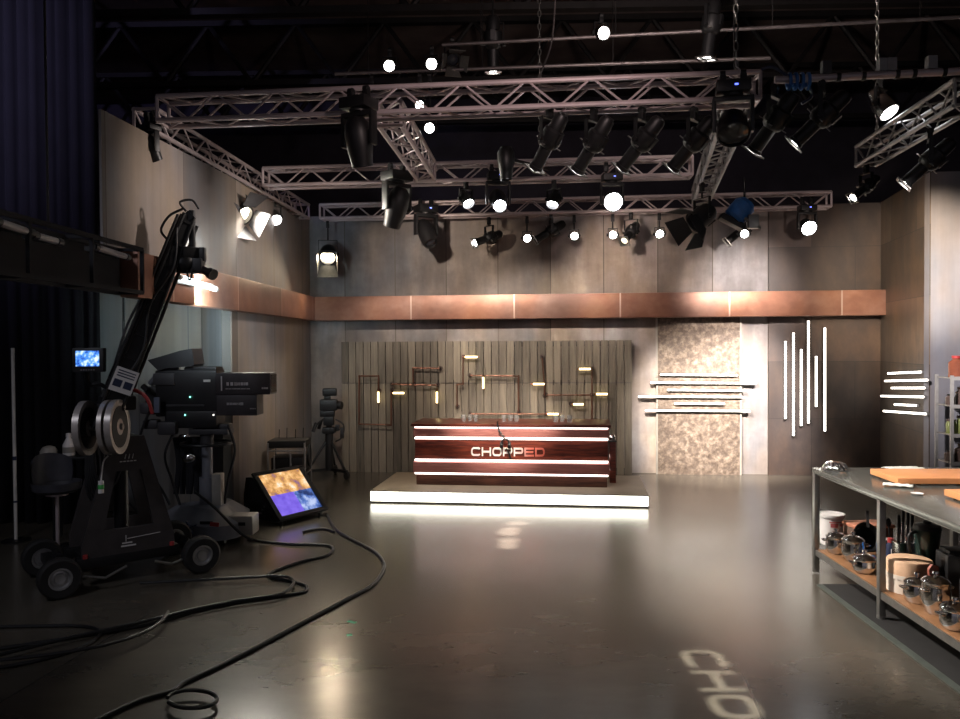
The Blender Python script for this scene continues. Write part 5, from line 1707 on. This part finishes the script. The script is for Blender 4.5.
# bamboo steamer: pale base tier, warmer lid tier
p = shelf_p(907, 594) + V((.03, .09, 0))
r = thing('bamboo_steamer', 'round two tier bamboo steamer on the lower shelf beside the table leg', 'steamer', p)
p.x = TX + .05 + .19; r.location = p
RS = .148
MB().lathe([(0, 0), (RS, 0), (RS, .1), (RS * .93, .1), (RS * .93, .02), (0, .02)], 32).build('lower_tier', M['bamboo_pale'], r)
MB().lathe([(RS * .9, .1), (RS * 1.03, .1), (RS * 1.03, .13), (RS * .9, .13)], 32).build('hoop', M['bamboo_pale'], r)
MB().lathe([(RS * .9, .13), (RS * 1.01, .13), (RS * 1.01, .215), (RS * .97, .228), (RS * .5, .236), (0, .238), (0, .23), (RS * .9, .2)], 32).build('lid', M['bamboo'], r)

# things further back on the shelf
def put(px, py, dy=0, dx=0):
    p = shelf_p(px, py); return V((p.x + dx, p.y + dy, SZ))
FAR = .3
def back_row(px, depth_y):
    """a place on the shelf behind the front row: sight line at px meets depth y"""
    d_ = ray(px, 560); t = depth_y / d_.y
    return V((d_.x * t, depth_y, SZ))
b1 = back_row(862, 6.8) + V((.05, 0, 0))
r = thing('terracotta_tray', 'flat terracotta coloured trays piled behind the shiny pots', 'tray', b1, .1)
MB().box((0, 0, .1), (.34, .2, .2), bev=.01).build('tray_body', mat('brown box', (.12, .07, .05), .7), r)
MB().box((0, 0, .215), (.36, .22, .028), bev=.008).build('rim', M['terracotta'], r)
b1 = back_row(868, 6.3); 
r = thing('black_pan', 'black frying pan leaning by the pile of terracotta trays', 'pan', b1 + V((.14, .3, .012)), .2)
MB().lathe([(0, 0), (.1, 0), (.125, .04), (.12, .04), (.097, .006), (0, .006)], 24, T(0, .04, .125) @ R(1.1, 'X')).build('pan_body', M['black'], r)
MB().bar((0, .0, .22), (.05, .08, .34), .022, .012).build('handle', M['black_plastic'], r)
b1 = back_row(884, 6.35)
r = thing('blue_tin', 'bright blue tin behind the second table leg', 'tin', b1)
MB().lathe([(0, 0), (.055, 0), (.055, .17), (.05, .175), (0, .175)], 20).build('body', M['blue'], r)
MB().lathe([(0, .175), (.052, .175), (.05, .2), (0, .202)], 20).build('cap', M['steel'], r)
b1 = back_row(890.5, 6.2)
r = thing('red_top_bottle', 'slim bottle with red top and white front beside the blue tin', 'bottle', b1)
MB().lathe([(0, 0), (.035, 0), (.035, .17), (.02, .21), (0, .21)], 16).build('body', M['navy'], r)
MB().lathe([(0, .21), (.022, .21), (.022, .245), (0, .25)], 14).build('cap', M['red'], r)
MB().box((-.004, -.036, .1), (.02, .004, .13)).build('front_label', M['white_plastic'], r)
b1 = back_row(893, 6.45)
r = thing('utensil_crock', 'dark crock of black kitchen spoons behind the red topped bottle', 'crock', b1)
MB().lathe([(0, 0), (.055, 0), (.06, .16), (.054, .16), (.05, .01), (0, .01)], 20).build('crock', M['brown'], r)
def spoon(lab, dx_, dy_, tilt, k):
    o = thing('kitchen_spoon', lab, 'spoon', b1 + V((dx_, dy_, .012)), k, 'spoons in the dark crock')
    Mx = R(tilt, 'Y')
    MB().rod((0, 0, 0), (0, 0, .27), .006, 8, M=Mx).build('handle', M['black_plastic'], o)
    MB().ball((0, 0, .3), .03, Mx, sq=(.75, .3, 1.25)).build('bowl', M['black_plastic'], o)
spoon('black kitchen spoon standing upright in the dark crock', -.015, 0, -.08, .1)
spoon('black kitchen spoon leaning outward in the dark crock', .02, .01, .18, .2)
spoon('black kitchen spoon lowest in the dark crock', .0, -.02, .3, .4)
b1 = back_row(905, 6.1)
r = thing('knife_block', 'steel knife block with upright knives and black handles under the tabletop', 'knife block', b1, .1)
MB().box((0, 0, .12), (.16, .1, .24), bev=.008).build('block', M['steel'], r)
for k, (x, h) in enumerate(((-.055, .2), (-.018, .27), (.02, .23), (.055, .19))):
    MB().box((x, 0, .24 + h * .28), (.022, .006, h * .56)).build('blade', M['chrome'], r)
    MB().box((x, 0, .24 + h * .56 + .05), (.022, .018, .1), bev=.004).build('handle', M['black_plastic'], r)
b1 = back_row(927, 5.85)
r = thing('blender', 'black kitchen blender base with dark jar and curved handle under the tabletop', 'blender', b1, .2)
MB().lathe([(0, 0), (.11, 0), (.115, .05), (.085, .14), (.08, .16), (0, .16)], 20).build('motor_base', M['black_plastic'], r)
MB().lathe([(0, .16), (.07, .16), (.095, .4), (.09, .4), (.066, .17), (0, .17)], 20).build('jar', mat('smoked jar', (.015, .03, .025), .12), r)
MB().lathe([(0, .4), (.098, .4), (.09, .43), (.03, .44), (.03, .46), (0, .465)], 20).build('lid', M['black'], r)
MB().tube(smooth_path([(-.085, 0, .38), (-.15, 0, .36), (-.14, 0, .24), (-.075, 0, .2)]), .012).build('handle', M['black_plastic'], r)
b1 = back_row(944, 5.55) + V((.1, .03, 0))
r = thing('food_processor', 'black box shaped appliance with a steel switch next to the blender', 'appliance', b1, -.1)
MB().box((0, 0, .15), (.2, .2, .3), bev=.025).build('body', M['black_plastic'], r)
MB().box((0, 0, .31), (.16, .16, .03), bev=.01).build('lid', M['black'], r)
MB().rod((-.03, -.1, .27), (.04, -.13, .3), .008).build('switch', M['chrome'], r)
b1 = back_row(933, 5.28)
r = thing('steel_canister', 'plain steel canister holding a rust red brush beside the bamboo steamer', 'canister', b1)
MB().lathe([(0, 0), (.045, 0), (.045, .16), (.041, .16), (.041, .01), (0, .01)], 20).build('canister', M['steel'], r)
o = thing('spatula', 'rust red silicone spatula standing in the steel canister', 'spatula', b1 + V((0, 0, .012)), .2)
MB().rod((0, 0, 0), (-.004, 0, .17), .007).build('handle', M['bamboo'], o)
MB().prism([[(-.02, .16), (.025, .16), (.04, .2), (.036, .27), (-.01, .285), (-.036, .255), (-.034, .19)]], .018, T(0, .009, 0) @ R(PI / 2, 'X')).build('blade', M['brick_red'], o)
b1 = back_row(953, 5.2)
r = thing('mixing_bowl', 'steel mixing bowl with dark inside tipped behind the front pots', 'bowl', b1 + V((.26, 0.08, .0)), .3)
MB().lathe([(0, 0), (.06, .005), (.12, .06), (.145, .13), (.15, .132), (.14, .13), (.115, .062), (.055, .012), (0, .01)], 28, T(0, 0, .155) @ R(1.0, 'X') @ T(0, 0, -.03)).build('bowl', M['steel'], r)
MB().box((0, .06, .09), (.2, .12, .18), bev=.02).build('stand', M['black_plastic'], r)
# ================================================================== PANTRY RACK BY THE PIER
rx, ry = pY(936.5, 400, 9.15).x, 9.15
rk = thing('pantry_rack', 'grey metal pantry rack with jars beside the pier, running out of the picture', 'rack', (rx, ry, 0), -.08)
RW, RD_ = 1.1, .36
zs_l = [pY(940, y, ry).z for y in (376, 403, 431, 458)] + [.5, .12]
for x in (0, RW):
    for y in (-RD_ , 0):
        MB().box((x, y, zs_l[0] / 2 + .01), (.03, .03, zs_l[0] + .02)).build('post', M['rack'], rk)
for z in zs_l:
    s_ = MB().box((RW / 2, -RD_ / 2, z - .01), (RW, RD_, .012)).build('shelf', M['steel_dark'], rk)
    MB().box((RW / 2, -RD_ - .012, z - .012), (RW, .012, .04)).build('shelf_lip', M['rack'], s_)
RM = Matrix.Translation((rx, ry, 0)) @ R(-.08, 'Z')
def jar(px, shelf_i, rad, h, m, lab, lidm='black', neck=.6, name='storage_jar', cat='jar', yy=-.2):
    z = zs_l[shelf_i] - .003
    x = (pY(px, 400, ry + yy).x - rx)
    p = RM @ V((x, yy, z))
    r = thing(name, lab, cat, p, 0, 'jars on the pantry rack')
    MB().lathe([(0, 0), (rad, 0), (rad, h * .68), (rad * neck, h * .82), (rad * neck, h * .88), (0, h * .88)], 20).build('body', M[m], r)
    MB().lathe([(0, h * .88), (rad * neck * 1.15, h * .88), (rad * neck * 1.15, h), (0, h)], 18).build('lid', M[lidm], r)
jar(957, 0, .08, .24, 'amber', 'large amber brown bottle on top of the pantry rack', 'red', .5, 'amber_bottle', 'bottle')
jar(951.5, 1, .05, .12, 'brown', 'small dark jar just below the rack top, first on its shelf')
jar(962, 1, .06, .2, 'brown', 'taller dark jar just below the rack top', 'brown')
jar(952.5, 2, .055, .16, 'jar_green', 'green pickle jar on the middle shelf of the rack, first on its shelf', 'brown', .8)
jar(962.5, 2, .055, .2, 'jar_green', 'second green pickle jar on the middle shelf of the rack', 'black', .8)
jar(951, 3, .05, .12, 'brown', 'small brown pot on the lowest visible rack shelf')
jar(961, 3, .055, .2, 'brown', 'brown jar with slim neck on the lowest visible rack shelf', 'brown', .35)
p = RM @ V((.27, -.22, zs_l[3] - .3))

# ================================================================== LIGHT
w = bpy.data.worlds.new('world'); sc.world = w
w.use_nodes = True
bg = w.node_tree.nodes['Background']
bg.inputs['Color'].default_value = (.62, .58, .66, 1)
bg.inputs['Strength'].default_value = .2

def spot(p, target, power, col=(1, .92, .82), ang=40, blend=.6, rad=.06, name='stage_and_fill_spot'):
    ld = bpy.data.lights.new(name, 'SPOT')
    ld.energy, ld.color, ld.spot_size, ld.spot_blend, ld.shadow_soft_size = power, col, math.radians(ang), blend, rad
    o = bpy.data.objects.new(name, ld); C.objects.link(o)
    o.location = p
    o.rotation_euler = (V(target) - V(p)).to_track_quat('-Z', 'Y').to_euler()
    return o
def truss_pt(t, k, dz=-.32): return t.a + (t.b - t.a) * k + V((0, 0, dz))
bw_ = lambda px, py: on_back(px, py, 0)
WARM, NEUT, ROSE = (1, .86, .72), (1, .93, .88), (1, .72, .62)
gy0 = 3.86
# pale concrete and stone panel: brightest pool
spot(truss_pt(T_mid, .86, -.75), bw_(714, 430), 2300, (1, .9, .8), 42, .8)
spot(T_right.b + V((-.15, .2, -.65)), bw_(740, 410), 2600, (1, .9, .82), 38, .8)
# desk and platform
spot(truss_pt(T_front, .55), bw_(510, 470), 1500, (1, .86, .72), 24, .6)
spot(truss_pt(T_front, .82), (.4, 9.9, .5), 650, ROSE, 24, .6)
# boarded screen
spot(truss_pt(T_mid, .45), bw_(540, 380), 620, WARM, 60, .8)
spot(truss_pt(T_mid, .2), bw_(420, 390), 260, WARM, 55, .8)
# upper wall and beam
spot(truss_pt(T_mid, .7), bw_(640, 285), 850, (1, .82, .7), 52, .9)
spot(truss_pt(T_mid, .3), bw_(440, 275), 230, (1, .84, .7), 60, .9)
spot(T_right.b + V((-.3, .25, -.6)), bw_(740, 300), 900, (1, .85, .76), 40, 1)
spot(T_right.b + V((0, .25, -.6)), bw_(825, 290), 130, (1, .82, .72), 60, 1)
# dark wall and angled wall
spot(truss_pt(T_right, .5, -.8), (5.7, 10.8, 2.8), 950, (1, .84, .64), 45, .8)
# left flat
spot(truss_pt(T_link, .1), (-3.05, 7.2, 3.2), 125, (1, .87, .8), 62, 1)
spot(truss_pt(T_link, .5), (-3.0, 9.5, 3.0), 130, (1, .86, .74), 75, 1)
spot(truss_pt(T_link, .2), (-3.0, 10.5, .9), 190, (1, .88, .72), 28, .8)
spot(truss_pt(T_right, .0, -.7) + V((-.9, 0, 0)), (6.3, 9.3, 1.9), 1250, (1, .92, .9), 50, .9)
# floor pools
spot(truss_pt(T_mid, .6), (.6, 7.6, 0), 300, (1, .84, .7), 60, 1)
spot((1.6, 3.2, 4.2), (2.6, 5.4, .2), 170, NEUT, 70, .9, .1)
spot((3.6, 3.6, 4.2), (3.2, 5.9, .9), 260, (1, .9, .8), 60, .9, .1)

spot(truss_pt(T_front, .42), (3.0, 5.8, .35), 1500, (1, .93, .85), 44, .8)
spot((.6, gy0, 4.2), truss_pt(T_front, .62, 0), 170, (1, .76, .72), 75, 1, .1)  # added rose fill, out of view, brightens the front truss
spot((-6.2, 3.5, 6.9), (-7.2, 9.5, 5.4), 800, (.58, .52, 1), 76, 1, .1)  # added unseen violet lamp, imitates a lens flare tint on the drape
spot((1.5, 6.3, 4.6), (3.0, 11, 7.4), 260, (1, .82, .76), 110, 1, .1)  # added uplight without a fixture, lifts the dark roof deck
spot((-4.6, 2.6, 4.6), (-3.3, 6.9, .9), 140, (.86, .88, 1), 60, 1, .25)  # added cool fill, out of view, gives the crane and pole some form
# gobo projector over the near floor: throws the word on the concrete
gx, gy, gz = 1.29, 3.86, 3.95
g = thing('gobo_projector', 'black gobo projector above the near floor that throws the word', 'projector', (gx, gy, gz))
dist, fl_ = .12, gz
k_ = dist / fl_
lw_ = .325 / (W_ + .2)           # metres per glyph unit along the word
lh_ = .265
y_start = 5.09 - gy
def gobo(parent, loops_world, name, rad=.055):
    circ = [(rad * math.cos(2 * PI * i / 40), rad * math.sin(2 * PI * i / 40)) for i in range(40)]
    mb = MB()
    outs, isl = [], []
    for o_, h_ in loops_world:
        outs.append([(x * k_, y * k_) for x, y in o_])
        if h_: isl.append([(x * k_, y * k_) for x, y in h_])
    mb.prism([circ] + outs, .0006, T(0, 0, -dist))
    for l in isl: mb.prism([l], .0006, T(0, 0, -dist))
    return mb.build(name, M['black'], parent, smooth=0)
# word reads towards the viewer, letter tops towards the prep table
tr_ = lambda p: (-.14 + p[1] * lh_, y_start - p[0] * lw_)
gobo(g, [([tr_(p) for p in o_], [tr_(p) for p in h_] if h_ else None) for o_, h_ in word('CHOPPED')], 'gobo_plate')
MB().lathe([(0, .2), (.06, .2), (.09, .14), (.09, .03), (.075, -.02), (.06, -dist - .02), (.055, -dist - .02), (.055, -dist + .003), (.07, -.02), (.083, .03), (.083, .13), (0, .18)], 28).build('housing', M['black'], g)
yoke(g, .1, .26, .42)
ld = bpy.data.lights.new('gobo_beam', 'SPOT'); ld.energy = 2500; ld.color = (1, .96, .84); ld.spot_size = math.radians(46); ld.spot_blend = .1; ld.shadow_soft_size = .0009
lo = bpy.data.objects.new('gobo_beam', ld); C.objects.link(lo); lo.parent = g
r = thing('lighting_pipe', 'overhead pipe above the near floor carrying the gobo projector', 'pipe', (-3, gy, gz + .42))
MB().rod((0, 0, 0), (8, 0, 0), .025, 12).build('tube', M['alu'], r)
for x in (1, 7): MB().rod((x, 0, 0), (x, 0, 3.1), .008).build('hanger', M['joist'], r)
# second projector on the middle truss: a broken pale patch ahead of the platform
c_ = pZ(508, 536)
h = V((c_.x, T_mid.a.y - .6, RZ - .5)); 
g2 = thing('gobo_projector', 'small black projector beside the middle truss that throws a broken patch', 'projector', (c_.x, c_.y, RZ - .2))
k_ = dist / (RZ - .2)
blob = lambda pts: [(x, y) for x, y in pts]
loops = [(blob([(-.02, .62), (.14, .7), (.26, .58), (.2, .5), (.16, .52), (.1, .5), (.02, .45)]), None),
         (blob([(-.12, .1), (-.05, .34), (.06, .42), (.13, .4), (.1, .02), (.0, -.02)]), None),
         (blob([(-.1, -.1), (.1, -.08), (.08, -.5), (-.08, -.52)]), None)]
gobo(g2, loops, 'gobo_plate')
MB().lathe([(0, .2), (.06, .2), (.09, .14), (.09, .03), (.075, -.02), (.06, -dist - .02), (.055, -dist - .02), (.055, -dist + .003), (.07, -.02), (.083, .03), (.083, .13), (0, .18)], 28).build('housing', M['black'], g2)
MB().bar((.02, .09, .1), (.5, (T_mid.a.y - c_.y) - .5, .16), .03).build('arm', M['black'], g2)
ld = bpy.data.lights.new('gobo_beam', 'SPOT'); ld.energy = 4200; ld.color = (1, .86, .8); ld.spot_size = math.radians(30); ld.spot_blend = .1; ld.shadow_soft_size = .0022
lo = bpy.data.objects.new('gobo_beam', ld); C.objects.link(lo); lo.parent = g2

vs = sc.view_settings
vs.view_transform = 'Standard'
vs.look = 'None'
vs.exposure = 0.1
vs.gamma = 1
vs.use_curve_mapping = False
sc.cycles.use_denoising = True
sc.cycles.max_bounces = 6
sc.cycles.sample_clamp_indirect = 3.0
sc.cycles.caustics_reflective = False
sc.cycles.caustics_refractive = False
